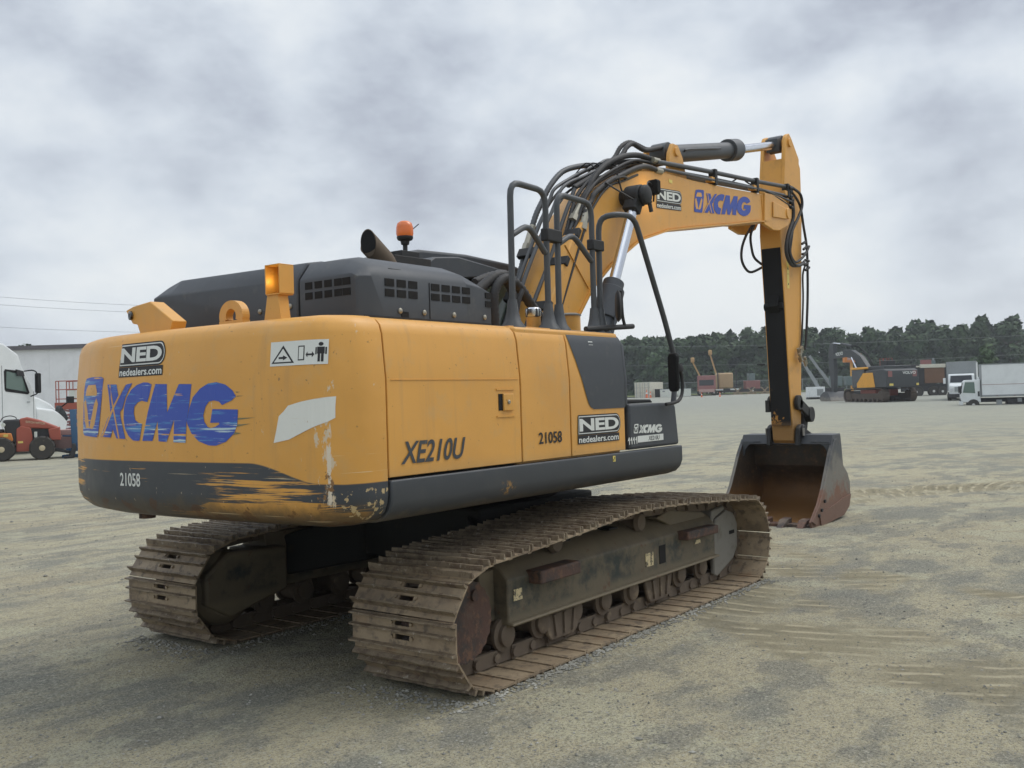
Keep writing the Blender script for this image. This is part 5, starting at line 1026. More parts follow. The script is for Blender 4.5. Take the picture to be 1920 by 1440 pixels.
part(MB().prism([(-1.3, .98), (-.36, .96), (-.30, .72), (-.42, .60), (-.62, .82), (-.9, .82), (-1.3, .7)], 'y', -.56, .56), 'rear_fender', 'orange_paint', tr_, bevel=.03)
part(MB().prism([(-.62, 1.42), (-.10, 1.44), (-.02, 1.1), (-.12, .62), (-.4, .60), (-.55, 1.0)], 'y', -.44, .44), 'console', 'dark_machine', tr_, bevel=.06)
part(MB().lathe([(.07, 0), (.065, .03)], (-.60, -.46, 1.25), (-.3, -1, 0)), 'headlight', 'bin_white', tr_)
part(MB().tube([(-.7, -.3, 1.35), (-.62, -.3, 1.5), (-.4, -.3, 1.56), (-.22, -.3, 1.5), (-.2, -.3, 1.4)], .018, 6).tube([(-.95, -.2, 1.0), (-.9, -.2, 1.68), (-.8, -.2, 1.68), (-.78, -.2, 1.4)], .02, 6), 'grab_bar', 'dark_machine', tr_)
part(MB().box(-.9, -.6, -.3, .3, .98, 1.1).box(-1.0, -.88, -.3, .3, 1.0, 1.5), 'seat', 'dark_machine', tr_, bevel=.04)
bl = MB().prism([(1.28, .02), (1.62, .02), (1.70, .38), (1.66, .5), (1.56, .5), (1.55, .36), (1.45, .08), (1.28, .06)], 'y', -.75, .75); bl.obox((.9, -.3, .35), (1.5, -.3, .2), .08, .1); bl.obox((.9, .3, .35), (1.5, .3, .2), .08, .1); part(bl, 'blade', 'dark_machine', tr_, bevel=.01)
f = Flat().text('DITCH WITCH', .10, 1.30, .60, .075, 0, .02); f.build('lettering', ['rim_cream'], tr_, lambda u, v, l: (u, -.4655, v - (u - .1) * .14))
f = Flat().polys([[(-1.2, .9), (-.9, .86), (-.55, .74), (-.50, .66), (-.75, .70), (-1.1, .74)]], 0, 0, 1, 1); f.build('stripe', ['rim_cream'], tr_, lambda u, v, l: (u, -.5655, v))
f = Flat().rect(-.60, .84, .14, .09).rect(-.16, .60, .16, .07); f.build('label', ['yellow_label'], tr_, lambda u, v, l: (u, -.567 if u < -.3 else -.484, v))

# --- blue steel attachment and scissor lift
bt = thing('steel_frame', (13.15, 28.9, 0), RZ + R(8), 'blue steel trencher boom frame standing beside the white semi hood', 'steel frame')
m_ = MB().obox((-.16, 0, .25), (-.22, 0, 1.72), .16, .2).obox((-.6, 0, .78), (.9, 0, .72), .06, .06).obox((-.45, 0, .25), (1.1, 0, .42), .3, .14).obox((-.22, 0, 1.70), (.65, 0, 1.70), .05, .05).obox((.65, 0, 1.70), (.70, 0, .4), .05, .05).obox((-.55, 0, .05), (1.2, 0, .08), .6, .1)
part(m_, 'frame', 'blue_steel', bt, bevel=.008); part(MB().box(-.1, .62, -.04, .04, 1.38, 1.56).box(-.1, .62, -.05, .03, 1.1, 1.24), 'panel', 'pink_haze', bt)
part(MB().box(-1.1, 1.0, .15, .9, .3, .78).box(-.9, 1.0, .2, .8, .8, 1.0), 'trench_body', 'pink_haze', bt, bevel=.03)
sc = thing('scissor_lift', (20.75, 42.55, 0), RZ - R(5), 'red railed scissor lift platform behind the hood of the white semi truck', 'scissor lift')
m_ = MB()
for z in (2.28, 2.75, 3.18):
    for y in (-.5, .5): m_.tube([(-.75, y, z), (1.5, y, z)], .025, 6, 1)
for x in (-.75, -.6, .15, .45, 1.5):
    for y in (-.5, .5): m_.tube([(x, y, 2.05), (x, y, 3.18)], .025, 6, 1)
part(m_, 'railing', 'red_paint', sc); part(MB().box(-.8, 1.55, -.55, .55, 1.75, 2.1), 'platform', 'red_paint', sc)
m_ = MB()
for y in (-.4, .4):
    for k in range(3): m_.obox((-.6, y, .7 + k * .35), (1.3, y, 1.05 + k * .35), .05, .09).obox((-.6, y, 1.05 + k * .35), (1.3, y, .7 + k * .35), .05, .09)
part(m_, 'scissor_arms', 'dull_red', sc); part(MB().box(-.8, 1.5, -.5, .5, .3, .75), 'chassis', 'red_paint', sc)
for x in (-.5, 1.2):
    for y, s_ in ((-.5, -1), (.5, 1)): wheel(sc, x, y, .22, .22, .14, side=s_)
part(MB().box(.0, .3, -.62, -.5, 2.3, 2.7), 'control_box', 'bin_white', sc)

# --- large grey and orange excavator (right), heading away to the left
VX = thing('excavator', (88.10, 22.35, .26), R(50), 'grey and orange tracked excavator parked far off before the trees', 'excavator')
m_ = MB().prism([(-3.6, 1.35), (-.4, 1.35), (-.4, 2.95), (-3.1, 3.05), (-3.55, 2.9), (-3.65, 2.2)], 'y', -1.65, 1.65); up = part(m_, 'counterweight', 'excavator_grey', VX, bevel=.08)
part(MB().box(-3.0, -.4, -1.35, 1.35, 3.0, 3.35), 'hood', 'excavator_grey', VX, bevel=.06)
part(MB().prism([(-1.9, 1.4), (.95, 1.4), (.95, 1.8), (-.1, 2.75), (-1.6, 2.75)], 'y', 1.655, 1.70), 'side_panel', 'excavator_orange', VX, bevel=.02)
part(MB().box(-.4, 1.6, -1.6, 1.65, 1.2, 1.9), 'deck', 'excavator_grey', VX)
cb2 = part(MB().box(-.2, 1.8, .75, 1.68, 1.4, 3.1), 'cab', 'dark_glass', VX, bevel=.06); part(MB().box(-.35, 1.9, .7, 1.72, 3.1, 3.3), 'roof', 'excavator_orange', cb2, bevel=.05)
part(MB().box(-1.2, -.2, -1.0, -.1, 3.36, 3.85), 'exhaust_box', 'dark_machine', VX, bevel=.03)
m_ = MB()
for x in (-.4, 0.4, 1.0): m_.tube([(x, -1.2 + x * .2, 3.0), (x, -1.2, 4.1), (x + .5, -1.2, 4.1), (x + .5, -1.2, 3.0)], .03, 5, 1)
part(m_, 'handrail', 'red_paint', VX)
lo2 = [(.4, 1.7), (1.5, 2.2), (2.6, 3.4), (3.8, 4.25), (5.2, 4.5), (7.6, 4.35)]; up2 = [(7.8, 4.68), (5.4, 5.2), (4.0, 5.1), (2.5, 4.4), (1.2, 3.1), (.2, 2.2)]
bo2 = part(MB().prism(lo2 + up2, 'y', -.24, .24), 'boom', 'excavator_grey', VX, bevel=.03)
f = Flat().text('VOLVO', 0, 0, 1.3, .34, 0, .035); f.build('lettering', ['white_decal'], bo2, lambda u, v, l: (6.75 - u, .25, 4.62 + v + u * .06))
f = Flat().text('VOLVO', 0, 0, 1.35, .26, 0, .035); f.build('lettering', ['white_decal'], up, lambda u, v, l: (-3.70 + .0, .05 - u, 2.52 + v))
f = Flat().rect(0, 0, .4, .2).rect(-2.6, 0, .25, .2); f.build('reflector', ['yellow_label'], up, lambda u, v, l: (-3.68, 1.0 + u, 1.5 + v))
for q0 in (0, 2.5): f = Flat().rect(q0, 0, .42, .52); f.build('red_tape', ['dull_red'], up, lambda u, v, l: (-3.67, 1.5 - u, 2.3 + v))
part(MB().prism([(7.2, 5.9), (7.7, 6.0), (8.1, 5.4), (8.15, 4.3), (7.9, 2.0), (7.75, .9), (7.35, .9), (7.2, 2.5), (7.2, 4.4)], 'y', -.20, .20), 'arm', 'excavator_grey', VX, bevel=.03)
c2 = part(MB().cyl((4.2, 0, 5.5), (6.0, 0, 5.8), .14), 'arm_cylinder', 'excavator_grey', VX); part(MB().cyl((6.0, 0, 5.8), (7.4, 0, 5.95), .08), 'rod', 'chrome', c2)
for s_ in (-1, 1):
    c2 = part(MB().cyl((1.6, s_ * .48, 1.7), (2.6, s_ * .48, 3.0), .14), 'boom_cylinder', 'excavator_grey', VX); part(MB().cyl((2.6, s_ * .48, 3.0), (3.6, s_ * .48, 4.35), .08), 'rod', 'chrome', c2)
part(MB().tube([(.5, .1, 2.8), (1.4, .1, 4.2), (2.6, .1, 5.2), (4.0, .1, 5.6)], .05, 6).tube([(.6, -.15, 2.8), (1.5, -.15, 4.1), (2.7, -.15, 5.1), (4.1, -.15, 5.5)], .05, 6), 'hose', 'black', bo2)
part(MB().prism([(7.4, 1.1), (8.0, 1.1), (8.7, .75), (8.8, .3), (8.3, 0), (6.9, 0), (6.7, .15), (7.2, .9)], 'y', -.95, .95), 'bucket', 'bucket_out', VX, bevel=.03)
for s_ in (-1, 1):
    pr = [(2.6 + .62 * math.cos(R(a)), .66 + .62 * math.sin(R(a))) for a in range(-90, 91, 15)] + [(-2.6 + .62 * math.cos(R(a)), .66 + .62 * math.sin(R(a))) for a in range(90, 271, 15)]
    tk = MB()
    for i in range(len(pr)):
        a, b = Vector((pr[i][0], 0, pr[i][1])), Vector((pr[(i + 1) % len(pr)][0], 0, pr[(i + 1) % len(pr)][1])); n2 = max(1, round((b - a).length / .24))
        for k in range(n2):
            c, d = a.lerp(b, k / n2), a.lerp(b, (k + 1) / n2); dd = (d - c); nn = Vector((dd.z, 0, -dd.x)).normalized()
            tk.obox(c + Vector((0, s_ * 1.4, 0)), d.lerp(c, .12) + Vector((0, s_ * 1.4, 0)), .6, .08, nn)
    tk = part(tk, 'track', 'mud_track', VX); m_ = MB().box(-2.4, 2.4, s_ * 1.35 - .2, s_ * 1.35 + .2, .35, .85)
    for i in range(7): m_.cyl((-2.1 + i * .7, s_ * 1.15, .25), (-2.1 + i * .7, s_ * 1.65, .25), .17, seg=14)
    m_.cyl((-2.6, s_ * 1.15, .66), (-2.6, s_ * 1.62, .66), .45, seg=24); m_.cyl((2.6, s_ * 1.15, .66), (2.6, s_ * 1.62, .66), .45, seg=24); part(m_, 'track_frame', 'mud_track', tk)
part(MB().box(-1.2, 1.2, -1.2, 1.2, .6, 1.2), 'carbody', 'red_paint', VX, bevel=.05)

# --- box trucks
def box_truck(loc, rz, label, conventional):
    t = thing('box_truck', loc, rz, label, 'box truck', 'white box trucks')
    bx = part(MB().box(-6.6, -.15, -1.2, 1.2, 1.05, 3.65), 'cargo_box', 'white_paint', t, bevel=.03)
    m2 = MB()
    for y in (-1.215, 1.2): m2.box(-6.6, -.15, y, y + .015, 1.05, 1.2); m2.box(-6.62, -.14, y, y + .02, 3.58, 3.66)
    part(m2, 'box_rail', 'galvanised', bx)
    part(MB().box(-6.58, -.17, -1.208, -1.204, 2.0, 2.03).box(-6.58, -.17, 1.204, 1.208, 2.0, 2.03), 'side_stripe', 'dull_red', bx)
    part(MB().box(-.19, -.14, -1.215, 1.215, 1.05, 3.66), 'corner_post', 'galvanised', bx, bevel=.01)
    part(MB().box(-6.5, 1.4, -.45, .45, .62, .95).box(-3.9, -2.0, -1.0, 1.0, .45, .85), 'chassis', 'dark_machine', t)
    if conventional:
        cb_ = part(MB().prism([(-.1, .75), (.9, .75), (.95, 1.75), (.65, 2.45), (.45, 2.55), (-.1, 2.55)], 'y', -1.05, 1.05), 'cab', 'white_paint', t, bevel=.07, seg=3)
        part(MB().prism([(.9, .7), (2.1, .7), (2.15, 1.45), (1.95, 1.62), (.95, 1.75)], 'y', -.95, .95), 'hood', 'white_paint', t, bevel=.1, seg=3)
        part(MB().add([(.955, -.9, 1.78), (.955, .9, 1.78), (.70, .85, 2.40), (.70, -.85, 2.40)], [(0, 1, 2, 3)]), 'windshield', 'dark_glass', t)
        part(MB().box(2.14, 2.17, -.5, .5, .98, 1.40), 'grille', 'galvanised', t)
        part(MB().box(2.0, 2.25, -1.1, 1.1, .45, .78), 'bumper', 'dark_machine', t, bevel=.03)
        for s_ in (-1, 1):
            part(MB().box(2.10, 2.165, s_ * .75 - .13, s_ * .75 + .13, 1.05, 1.25), 'headlight', 'chrome', t); part(MB().box(1.0, 1.1, s_ * 1.35 - .1, s_ * 1.35 + .1, 1.7, 2.2), 'mirror', 'white_paint', t, bevel=.02)
            wheel(t, 1.5, s_ * .95, .48, .48, .28, 'rim_white', s_); wheel(t, -4.9, s_ * .9, .48, .48, .5, 'rim_white', s_)
        part(MB().box(-.1, 2.1, -1.0, 1.0, .6, .8), 'fender', 'dark_machine', t)
    else:
        cb_ = part(MB().prism([(-.1, .62), (1.2, .62), (1.36, .80), (1.34, 1.25), (1.14, 2.30), (1.0, 2.42), (-.1, 2.45)], 'y', -1.0, 1.0), 'cab', 'white_paint', t, bevel=.07, seg=3)
        part(MB().add([(1.345, -.85, 1.30), (1.345, .85, 1.30), (1.175, .8, 2.22), (1.175, -.8, 2.22)], [(0, 1, 2, 3)]), 'windshield', 'dark_glass', t)
        for s_ in (-1, 1):
            part(MB().prism([(.30, 1.35), (1.2, 1.42), (1.02, 2.25), (.35, 2.25)], 'y', s_ * 1.0 - .012, s_ * 1.0 + .012), 'window', 'green_glass', t); part(MB().box(1.30, 1.42, s_ * 1.25 - .08, s_ * 1.25 + .08, 1.4, 1.95), 'mirror', 'dark_machine', t, bevel=.02)
            part(MB().box(-.02, .12, s_ * 1.0 - .012, s_ * 1.0 + .012, 1.1, 1.5), 'air_intake', 'dark_machine', t)
            wheel(t, .45, s_ * .93, .44, .44, .26, 'rim_white', s_, .6); wheel(t, -4.3, s_ * .93, .44, .44, .46, 'rim_white', s_, .6)
        part(MB().box(1.2, 1.42, -.98, .98, .42, .72), 'bumper', 'white_paint', t, bevel=.03)
    part(MB().box(-6.64, -6.60, -1.1, 1.1, 1.15, 3.5), 'rear_door', 'white_paint', bx)
    for k_ in range(5): part(MB().box(-1.3 - k_ * 1.25, -1.2 - k_ * 1.25, 1.215, 1.225, 1.10, 1.14), 'marker_light', 'dull_red', bx); part(MB().box(-1.3 - k_ * 1.25, -1.2 - k_ * 1.25, -1.225, -1.215, 1.10, 1.14), 'marker_light', 'dull_red', bx)
    part(MB().box(-3.0, -2.7, 1.0, 1.05, .6, .9).box(-1.6, -1.2, .9, 1.1, .4, .8), 'tank', 'galvanised', t)
    return t
t_ = box_truck((74.12, 11.03, -.25), R(105), 'white cab-over box truck at the right edge of the yard, nearer of the two', False)
t_.scale = (.93, .93, .93)
box_truck((88.43, 15.24, .1), R(190), 'white box truck with a long hood facing the camera, partly behind the cab-over truck', True)

# --- brown tipper body and dark trailer between the excavator and the trucks
dt = thing('dump_trailer', (110.0, 23.1, .45), RZ, 'brown sided dump trailer with a cream top bar, left of the box trucks', 'trailer')
part(MB().box(-1.0, 1.2, -1, 1.2, 1.5, 3.2), 'body', 'brown_load', dt, bevel=.04); part(MB().box(-1.5, 1.3, -1.1, 1.2, 3.2, 3.6), 'top_bar', 'container_cream', dt, bevel=.03)
part(MB().box(-3.0, 2.0, -.8, .8, .6, 1.4), 'chassis', 'dark_machine', dt); part(MB().box(1.3, 2.0, -.2, .2, 1.4, 3.4), 'ladder', 'dark_machine', dt)
for x in (-2.0, .9): wheel(dt, x, -.9, .55, .55, .35)
dk = thing('dump_truck', (109.1, 24.8, .45), RZ, 'dark dump truck with a red top rail behind the far excavator', 'truck')
part(MB().prism([(-1.5, 1.3), (2.2, 1.3), (2.6, 3.6), (-1.8, 3.6)], 'y', -1.2, 1.2), 'body', 'dark_machine', dk, bevel=.05); part(MB().box(.5, 1.7, -1.25, -1.15, 3.6, 4.1), 'top_rail', 'dull_red', dk); part(MB().box(0, 2.6, -1.3, -1.2, 3.3, 3.45), 'stripe', 'container_cream', dk)
for x in (.2, 1.9): wheel(dk, x, -1.0, .6, .6, .4)
po = thing('exhaust_stack', (131.2, 28.1, .6), RZ, 'grey blue upright stack sticking up between excavator and box trucks', 'stack')
part(MB().box(.2, .58, -.2, .2, 0, 4.4), 'duct', 'teal', po, bevel=.04); part(MB().box(.3, .48, -.1, .1, 4.4, 4.7), 'cap', 'galvanised', po)

# --- far yard items in front of the fence
gh = 1.05
ct = thing('shipping_container', (133.19, 72.4, .95), RZ + R(-28), 'cream shipping container with double doors by the far trees', 'container')
c_ = part(MB().box(-1.35, 1.35, 0, 6, 0, 2.6), 'body', 'container_cream', ct, bevel=.03)
for x in (-1.0, -.4, .4, 1.0): part(MB().box(x - .03, x + .03, -.06, 0, .1, 2.5), 'lock_bar', 'galvanised', ct)
part(MB().box(-.02, .02, -.01, 0, .1, 2.5).box(-1.3, 1.3, -.01, 0, .9, .93).box(-1.3, 1.3, -.01, 0, 1.7, 1.73), 'door_seam', 'wood', ct)
bn = thing('bin', (135.3, 69.4, .98), RZ, 'white dumpster box left of its twin on the far grass', 'bin', 'white dumpster boxes')
part(MB().box(-.95, .95, -.7, .7, .1, 1.25), 'body', 'bin_white', bn, bevel=.03); part(MB().box(-.98, .98, -.73, .73, 1.25, 1.33), 'lid', 'white_paint', bn); part(MB().box(-.6, -.2, -.72, -.7, .9, 1.1), 'label', 'galvanised', bn)
b2 = copy_tree(bn); b2.location = (137.1, 67.0, 1.0); b2['label'] = 'white dumpster box right of its twin on the far grass'
bb = thing('bin', (134.72, 70.34, .98), RZ, 'black waste bin right of the cream container', 'bin'); part(MB().box(-.55, .55, -.4, .4, .1, 1.35), 'body', 'black', bb, bevel=.03); part(MB().box(-.58, .58, -.43, .43, 1.35, 1.42), 'lid', 'dark_machine', bb)
tk = thing('gas_tank', (139.0, 69.0, 1.0), RZ, 'small pale gas tank behind the far white bins', 'tank'); part(MB().cyl((-.5, 0, .55), (.5, 0, .55), .42), 'vessel', 'bin_white', tk, bevel=.05); part(MB().box(-.4, .4, -.3, .3, 0, .2), 'stand', 'galvanised', tk)
def cone(loc, label, s_=1.0):
    c = thing('traffic_cone', loc, 0, label, 'cone', 'orange traffic cones'); part(MB().box(-.2 * s_, .2 * s_, -.2 * s_, .2 * s_, 0, .05), 'base', 'cone_orange', c); part(MB().cyl((0, 0, .05), (0, 0, .95 * s_), .16 * s_, .04, 16), 'body', 'cone_orange', c); part(MB().cyl((0, 0, .5 * s_), (0, 0, .65 * s_), .115 * s_, .095 * s_, 16), 'band', 'white_paint', c); return c
cone((131.8, 70.9, .93), 'leftmost orange cone, tall, beside the cream container', 1.5); cone((132.1, 70.4, .93), 'orange cone close to the black bin', 1.2); cone((128.0, 59.6, .9), 'orange cone in front of the faded red truck', .8); cone((128.9, 57.1, .9), 'orange cone right of the faded red truck', .8)
pk = thing('utility_truck', (141.2, 64.96, 1.05), RZ + R(-12), 'faded pink red truck with a wide open grille among the far machines', 'truck')
part(MB().box(-1.5, 1.4, -1.2, 3.5, 1.0, 3.3), 'cab', 'dull_red', pk, bevel=.1); part(MB().box(-1.2, 1.1, -1.22, -1.18, 1.7, 2.6), 'windshield', 'dark_glass', pk); part(MB().box(-1.4, 1.3, -1.15, -.7, 2.8, 3.32), 'sign_board', 'pink_haze', pk); part(MB().box(-1.3, 1.2, -1.35, -1.15, .6, 1.1), 'bumper', 'pink_haze', pk, bevel=.03)
for x in (-1.1, 1.1): wheel(pk, x, -.6, .5, .5, .3)
tn = thing('dump_truck', (147.6, 64.7, 1.1), RZ, 'tan dump truck seen from behind beside the faded red truck', 'truck')
part(MB().box(-1.3, 1.2, -1, 2, 1.1, 3.7), 'body', 'tan_paint', tn, bevel=.25); part(MB().box(-1.45, -1.32, -1.05, -.9, .8, 4.3).box(1.6, 1.72, -1.05, -.9, .8, 4.3), 'stake', 'dark_machine', tn); part(MB().box(-2.6, 3, -.9, .9, .5, 1.0), 'chassis', 'dark_machine', tn); part(MB().box(-2.2, -.6, -1.3, -1.0, .8, 1.05).box(.6, 2.0, -1.3, -1.0, .8, 1.05), 'mudguard', 'white_paint', tn)
for x in (-1.6, 1.8): wheel(tn, x, -.8, .5, .5, .4)
te = thing('tractor', (150.2, 61.4, 1.1), RZ, 'teal topped machine with a dull red body right of the tan truck', 'tractor')
part(MB().box(-.3, .7, -.8, .8, 2.3, 3.5), 'cab', 'teal', te, bevel=.05); part(MB().box(-.9, 1.5, -.9, .9, .9, 2.3), 'body', 'dull_red', te, bevel=.06); part(MB().box(-2.0, 3.0, -1, 1, .45, .9), 'chassis', 'dark_machine', te)
for x in (.2, 2.2): wheel(te, x, -.9, .6, .6, .4)
P('tan_orange', (.48, .30, .13), .6)
def telehandler(loc, L2, ang, label):
    t = thing('boom_lift', loc, RZ, label, 'boom lift', 'orange boom lifts behind the faded red truck')
    a = R(ang); part(MB().box(-.9, .9, -.8, .8, .6, 1.8), 'chassis', 'orange_paint', t, bevel=.08); end = (math.cos(a) * L2, 0, 1.6 + math.sin(a) * L2)
    b_ = part(MB().obox((.6, 0, 1.0), end, .20, .24), 'boom', 'tan_orange', t); part(MB().box(end[0] - .28, end[0] + .28, -.4, .4, end[2] - .1, end[2] + .8), 'basket', 'tan_orange', t, bevel=.15)
    for x in (-.7, .7): wheel(t, x, -.8, .45, .45, .3)
    return t
telehandler((151.2, 70.4, 1.1), 4.6, 112, 'orange boom lift left of the faded red truck, lower raised boom'); telehandler((153.2, 68.7, 1.1), 5.6, 101, 'orange boom lift with the taller raised boom above the faded red truck')
pl = thing('wood_rack', (146.05, 58.42, 1.05), RZ, 'row of brown wooden crossed stands on the far grass', 'rack')
m_ = MB()
for i in range(3):
    x = -3.2 + i * 2.2; m_.obox((x - .6, 0, .1), (x + .6, 0, 1.2), .12, .16).obox((x + .6, 0, .1), (x - .6, 0, 1.2), .12, .16).box(x - .8, x + .8, -.3, .3, .0, .25)
m_.box(-4, 4, -.1, .1, .35, .5); part(m_, 'frame', 'wood', pl)
wb = thing('generator', (102.28, 33.5, .45), RZ, 'white boxed generator set behind the big bucket linkage', 'generator'); part(MB().box(-.8, 1.0, -.6, .6, .3, 1.45), 'housing', 'white_paint', wb, bevel=.05); part(MB().box(.1, .8, -.63, -.6, .5, 1.2), 'panel', 'galvanised', wb); part(MB().box(-.8, 1.0, -.5, .5, 0, .3), 'skid', 'dark_machine', wb)
def mast(loc, ang, L2, label):
    t = thing('drill_rig', loc, RZ, label, 'drill rig', 'grey drill rigs with leaning masts'); a = R(ang); e0 = Vector((0, 0, .8)); e1 = e0 + Vector((math.cos(a), 0, math.sin(a))) * L2
    m_ = MB().obox(e0, e1, .22, .28); m_.obox(e0 + Vector((.25, 0, 0)), e0.lerp(e1, .6) + Vector((.2, 0, 0)), .12, .12); part(m_, 'mast', 'galvanised', t, bevel=.01)
    part(MB().box(-.9, .9, -.5, .5, .5, 1.3), 'body', 'dark_machine', t, bevel=.05); part(MB().prism([(1.2, 1.5), (2.3, 1.5), (2.4, 2.6), (1.1, 2.6)], 'y', -.5, .5), 'cab', 'teal', t, bevel=.06); part(MB().box(-1.3, 2.6, -.6, .6, .1, .5), 'undercarriage', 'dark_machine', t, bevel=.08); return t
mast((103.4, 33.2, .45), 118, 4.6, 'drill rig with leaning mast left of the far excavator'); mast((109.6, 33.6, .45), 124, 5.2, 'drill rig whose mast leans beside the arm of the far excavator')
bk2 = thing('scissor_lift', (114.9, 33.2, .5), RZ, 'red basket lift on a yellow post behind the far excavator boom', 'lift'); part(MB().box(-1.0, 1.0, -.5, .5, 4.3, 5.3), 'basket', 'orange_paint', bk2, bevel=.05); part(MB().box(-.75, -.2, -.52, -.5, 4.55, 5.05), 'sign', 'pink_haze', bk2); part(MB().box(-.25, .05, -.1, .1, .8, 4.3), 'post', 'yellow_paint', bk2); part(MB().box(-.8, .8, -.6, .6, .1, .8), 'chassis', 'dark_machine', bk2)

# --- chain link fence along the far side
fe = thing('fence', (0, 0, 0), 0, 'long grey chain link fence in front of the wood', 'fence')
A, B = Vector((150, 82, 0)), Vector((196, 18, 0)); nP = 30; fm = MB(); fp = []
for i in range(nP + 1):
    p = A.lerp(B, i / nP); z = ramp_h(p.x, p.y); q_ = MB().cyl((p.x, p.y, z), (p.x, p.y, z + 2.3), .07, seg=8).build('post', 'galvanised', fe); fp.append((p, z))
rl = MB()
for (p, z), (q_, z2) in zip(fp, fp[1:]): rl.cyl((p.x, p.y, z + 2.2), (q_.x, q_.y, z2 + 2.2), .05, seg=6); rl.cyl((p.x, p.y, z + .2), (q_.x, q_.y, z2 + .2), .03, seg=6)
rl.build('rail', 'galvanised', fe)
wv = MB(); D_ = (B - A).normalized(); LL = (B - A).length; k = 0
while k < LL - 2.2:
    p = A + D_ * k; z = ramp_h(p.x, p.y)
    for sg in (0, 1):
        a = (p.x, p.y, z + (.2 if sg else 2.2)); q2 = p + D_ * 2.0; b = (q2.x, q2.y, z + (2.2 if sg else .2)); nrm = Vector((-D_.y, D_.x)); t2 = .012
        wv.add([(a[0], a[1], a[2] - t2), (b[0], b[1], b[2] - t2), (b[0], b[1], b[2] + t2), (a[0], a[1], a[2] + t2)], [(0, 1, 2, 3)])
    k += .28
wv.build('mesh', 'galvanised', fe, smooth=0)

# --- grass strip under the fence
def _grass():
    M = Mat('grass', (.11, .14, .055), .9, 0, .1); M.mix(M.noise(.6, 6, .6).step(.4, .65), (.15, .165, .075)); M.mix(M.noise(2.5, 6, .6).step(.55, .7) * .7, (.07, .10, .035)); return M.m
mk('grass', _grass)
gs = MB(); prev = None; G1, G2 = Vector((128, 86, 0)), Vector((190, 4, 0)); perp = Vector((G2.y - G1.y, -(G2.x - G1.x), 0)).normalized() * -1
vs = []; fs = []; nx, ny = 60, 24
for i in range(nx + 1):
    for j in range(ny + 1):
        edge_ = noise.noise(Vector((i * .3, 3, 0))) * 2.5
        p = G1.lerp(G2, i / nx) + perp * (edge_ + j / ny * 120); vs.append((p.x, p.y, ramp_h(p.x, p.y) + .12 + rnd.uniform(-.02, .02)))
fs = [(i * (ny + 1) + j, (i + 1) * (ny + 1) + j, (i + 1) * (ny + 1) + j + 1, i * (ny + 1) + j + 1) for i in range(nx) for j in range(ny)]
o = gs.add(vs, fs).build('grass', 'grass', smooth=180); tag(o, 'strip of mown green grass beyond the gravel yard', 'grass', kind='stuff')

# --- the wood
def _leaf(name, c, c2, c3):
    M = Mat(name, c, .7, 0, .2); M.mix(M.noise(.16, 4, .6).step(.4, .62), c2); M.mix(M.noise(1.2, 3, .6).step(.5, .72) * .7, c3); return M.m
MATS['leaf_dark'] = _leaf('foliage', (.040, .070, .030), (.058, .092, .038), (.080, .118, .050)); MATS['leaf_light'] = _leaf('foliage_light', (.045, .085, .035), (.06, .10, .04), (.09, .13, .05))
P('bark', (.09, .07, .055), .9)
def crown(mb, c, rx, rz, n_, s_, seed, pine=False):
    r_ = random.Random(seed); lobes = [(Vector((r_.uniform(-.6, .6) * rx, r_.uniform(-.6, .6) * rx, r_.uniform(-.75, .85) * rz)), r_.uniform(.35, .6)) for _ in range(9)]
    for _ in range(n_):
        lc, lr = r_.choice(lobes); d = Vector((r_.gauss(0, 1), r_.gauss(0, 1), r_.gauss(0, 1))).normalized(); rr = lr * r_.uniform(.75, 1.0)
        p = Vector(c) + lc + Vector((d.x * rx * rr, d.y * rx * rr, d.z * rz * rr * .7)); u = Vector((r_.gauss(0, 1), r_.gauss(0, 1), r_.gauss(0, .6))).normalized(); v_ = u.cross(d + Vector((.01, .02, .5))).normalized(); k2 = s_ * r_.uniform(.5, 1.25)
        a = p + u * k2; b = p + v_ * k2 * .8; e2 = p - u * k2 * .9; f2 = p - v_ * k2 * .7
        mb.add([a, b, e2, f2], [(0, 1, 2, 3)])
W1, W2 = Vector((158, 104, 0)), Vector((222, 4, 0)); wd = (W2 - W1).normalized(); wn = Vector((-wd.y, wd.x, 0)); wn = wn if wn.dot(Vector((.8, .6, 0))) > 0 else -wn
wm_ = MB(); tr2 = random.Random(11)
for row in range(3):
    nT = 30
    for i in range(nT):
        p = W1 + wd * ((W2 - W1).length * (i + tr2.random() * .8 + row * .3) / nT) + wn * (row * 7 + tr2.uniform(-1.5, 1.5) + 4); z = ramp_h(p.x, p.y)
        H_ = tr2.uniform(9.0, 10.2) + row * .7 + i / nT * 1.1 + (.8 if noise.noise(Vector((i * .27, row * .2, 0))) > .1 else 0); rx = tr2.uniform(2.4, 3.6)
        crown(wm_, (p.x, p.y, z + H_ * .62), rx, H_ * .44, 1500 if row < 2 else 1300, .55 if row < 2 else .8, tr2.randint(0, 10 ** 6)); crown(wm_, (p.x, p.y, z + H_ * .2), rx * 1.1, H_ * .28, 420, .8, tr2.randint(0, 10 ** 6))
o = wm_.build('wood', 'leaf_dark', smooth=0); tag(o, 'dense dark green wood closing off the yard', 'wood', kind='stuff')
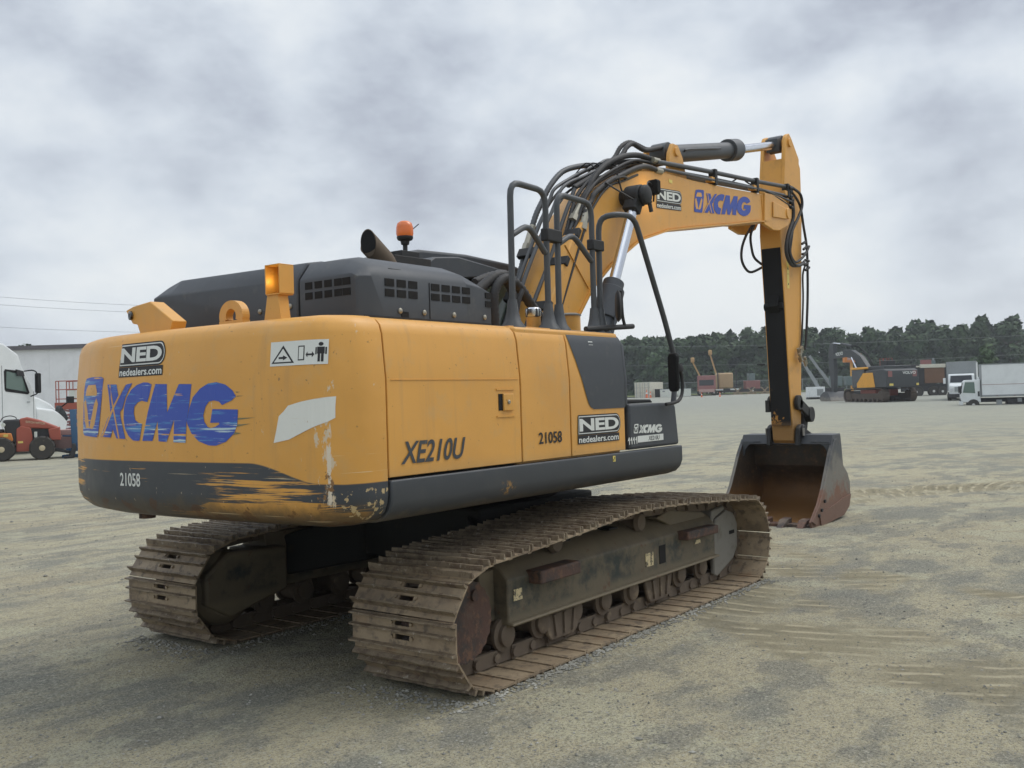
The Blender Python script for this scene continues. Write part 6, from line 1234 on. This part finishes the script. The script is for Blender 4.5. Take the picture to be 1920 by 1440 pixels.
def tree(loc, H_, rx, label, mat='leaf_dark', name='tree', seed=1, n_=900, s_=.42, group=None, low=.3):
    t = thing(name, loc, seed * .7, label, 'tree', group); tb_ = MB().cyl((0, 0, 0), (0, 0, H_ * .75), .22 * H_ / 12, .06, 10); r_ = random.Random(seed)
    for i in range(6): a = r_.uniform(0, 6.28); z = H_ * r_.uniform(.35, .7); tb_.cyl((0, 0, z), (math.cos(a) * rx * .7, math.sin(a) * rx * .7, z + H_ * .15), .07, .02, 6)
    part(tb_, 'trunk', 'bark', t); c_ = MB(); crown(c_, (0, 0, H_ * (low + 1) / 2), rx, H_ * (1 - low) / 2 * 1.1, n_, s_, seed); part(c_, 'crown', mat, t, smooth=0); return t
def onw(t_, off): p = W1 + wd * t_ * (W2 - W1).length + wn * off; return (p.x, p.y, ramp_h(p.x, p.y))
spec = [(.19, 14.6, 3.0, 'tall rounded tree above the handrail bar, left end of the wood'), (.33, 15.0, 3.4, 'broad crowned tree rising above the wood left of the excavator arm'), (.40, 15.4, 3.0, 'second broad tree of the wood left of the excavator arm'), (.63, 14.8, 2.4, 'narrow pine top above the far excavator bucket'), (.74, 15.8, 3.0, 'highest tree top of the wood, above the far excavator'), (.80, 15.0, 3.2, 'rounded tree top right of the highest one'), (.93, 15.4, 3.0, 'tall tree top above the box trucks')]
for i, (t_, H_, rx, lb_) in enumerate(spec): tree(onw(t_, 2.0 + (i % 3)), H_ * (.72 + .03 * t_), rx, lb_, 'leaf_dark', 'tree', 20 + i, 1300, .5)
tree((158.0, 82.3, 1.3), 8.6, 3.3, 'lighter round tree standing before the wood above the cream container', 'leaf_light', 'tree', 3, 1500, .38, low=.05)
tree((128.6, 20.9, .7), 5.6, 1.6, 'small bright green tree peeping over the two box trucks', 'leaf_light', 'tree', 4, 700, .3, low=.1)
for i, (x, y, H_, lb_) in enumerate([(62.5, 118, 11.5, 'round treetop above the warehouse roof, left by the semi fairing'), (67.5, 112, 10.6, 'low treetop above the middle of the warehouse roof'), (58.5, 122, 12.3, 'bushy treetop behind the roof fairing of the semi truck'), (72.5, 108.5, 9.7, 'treetop above the warehouse roof beside the yellow counterweight')]):
    tree((x, y, 0), H_ - 1.9, 3.0, lb_, 'leaf_dark', 'tree', 40 + i, 900, .5)

# --- overhead wires
def wires(pts, names, r):
    for z0, lb_ in names:
        a, b = Vector(pts[0]), Vector(pts[1]); q_ = [a.lerp(b, i / 12) + Vector((0, 0, z0 - 4 * .9 * (i / 12) * (1 - i / 12))) for i in range(13)]
        o = MB().tube(q_, r, 5, 1).build('power_line', 'galvanised'); tag(o, lb_, 'power line', 'power lines over the yard')
wires([(24, 98, 0), (80, 96, 0)], [(11.3, 'lowest thin power line against the sky above the warehouse'), (13.6, 'middle thin power line above the warehouse'), (14.4, 'topmost thin power line above the warehouse')], .017)
wires([(142, 98, 0), (206, 18, 0)], [(7.4, 'lower thin power line crossing in front of the wood'), (10.9, 'upper thin power line crossing in front of the wood')], .018)

# --- far air
hz_ = MB().box(-60, 420, -260, 420, -1.3, 19.0).build('haze', 'black', smooth=0); tag(hz_, 'faint moist haze in the far air', 'haze', kind='stuff')
M = bpy.data.materials.new('haze_air'); M.use_nodes = True; M.node_tree.nodes.clear(); vo = M.node_tree.nodes.new('ShaderNodeVolumePrincipled'); mo = M.node_tree.nodes.new('ShaderNodeOutputMaterial'); vo.inputs['Density'].default_value = .00055; vo.inputs['Color'].default_value = (.85, .9, .95, 1); vo.inputs['Anisotropy'].default_value = .2
M.node_tree.links.new(vo.outputs[0], mo.inputs['Volume']); hz_.data.materials.clear(); hz_.data.materials.append(M)
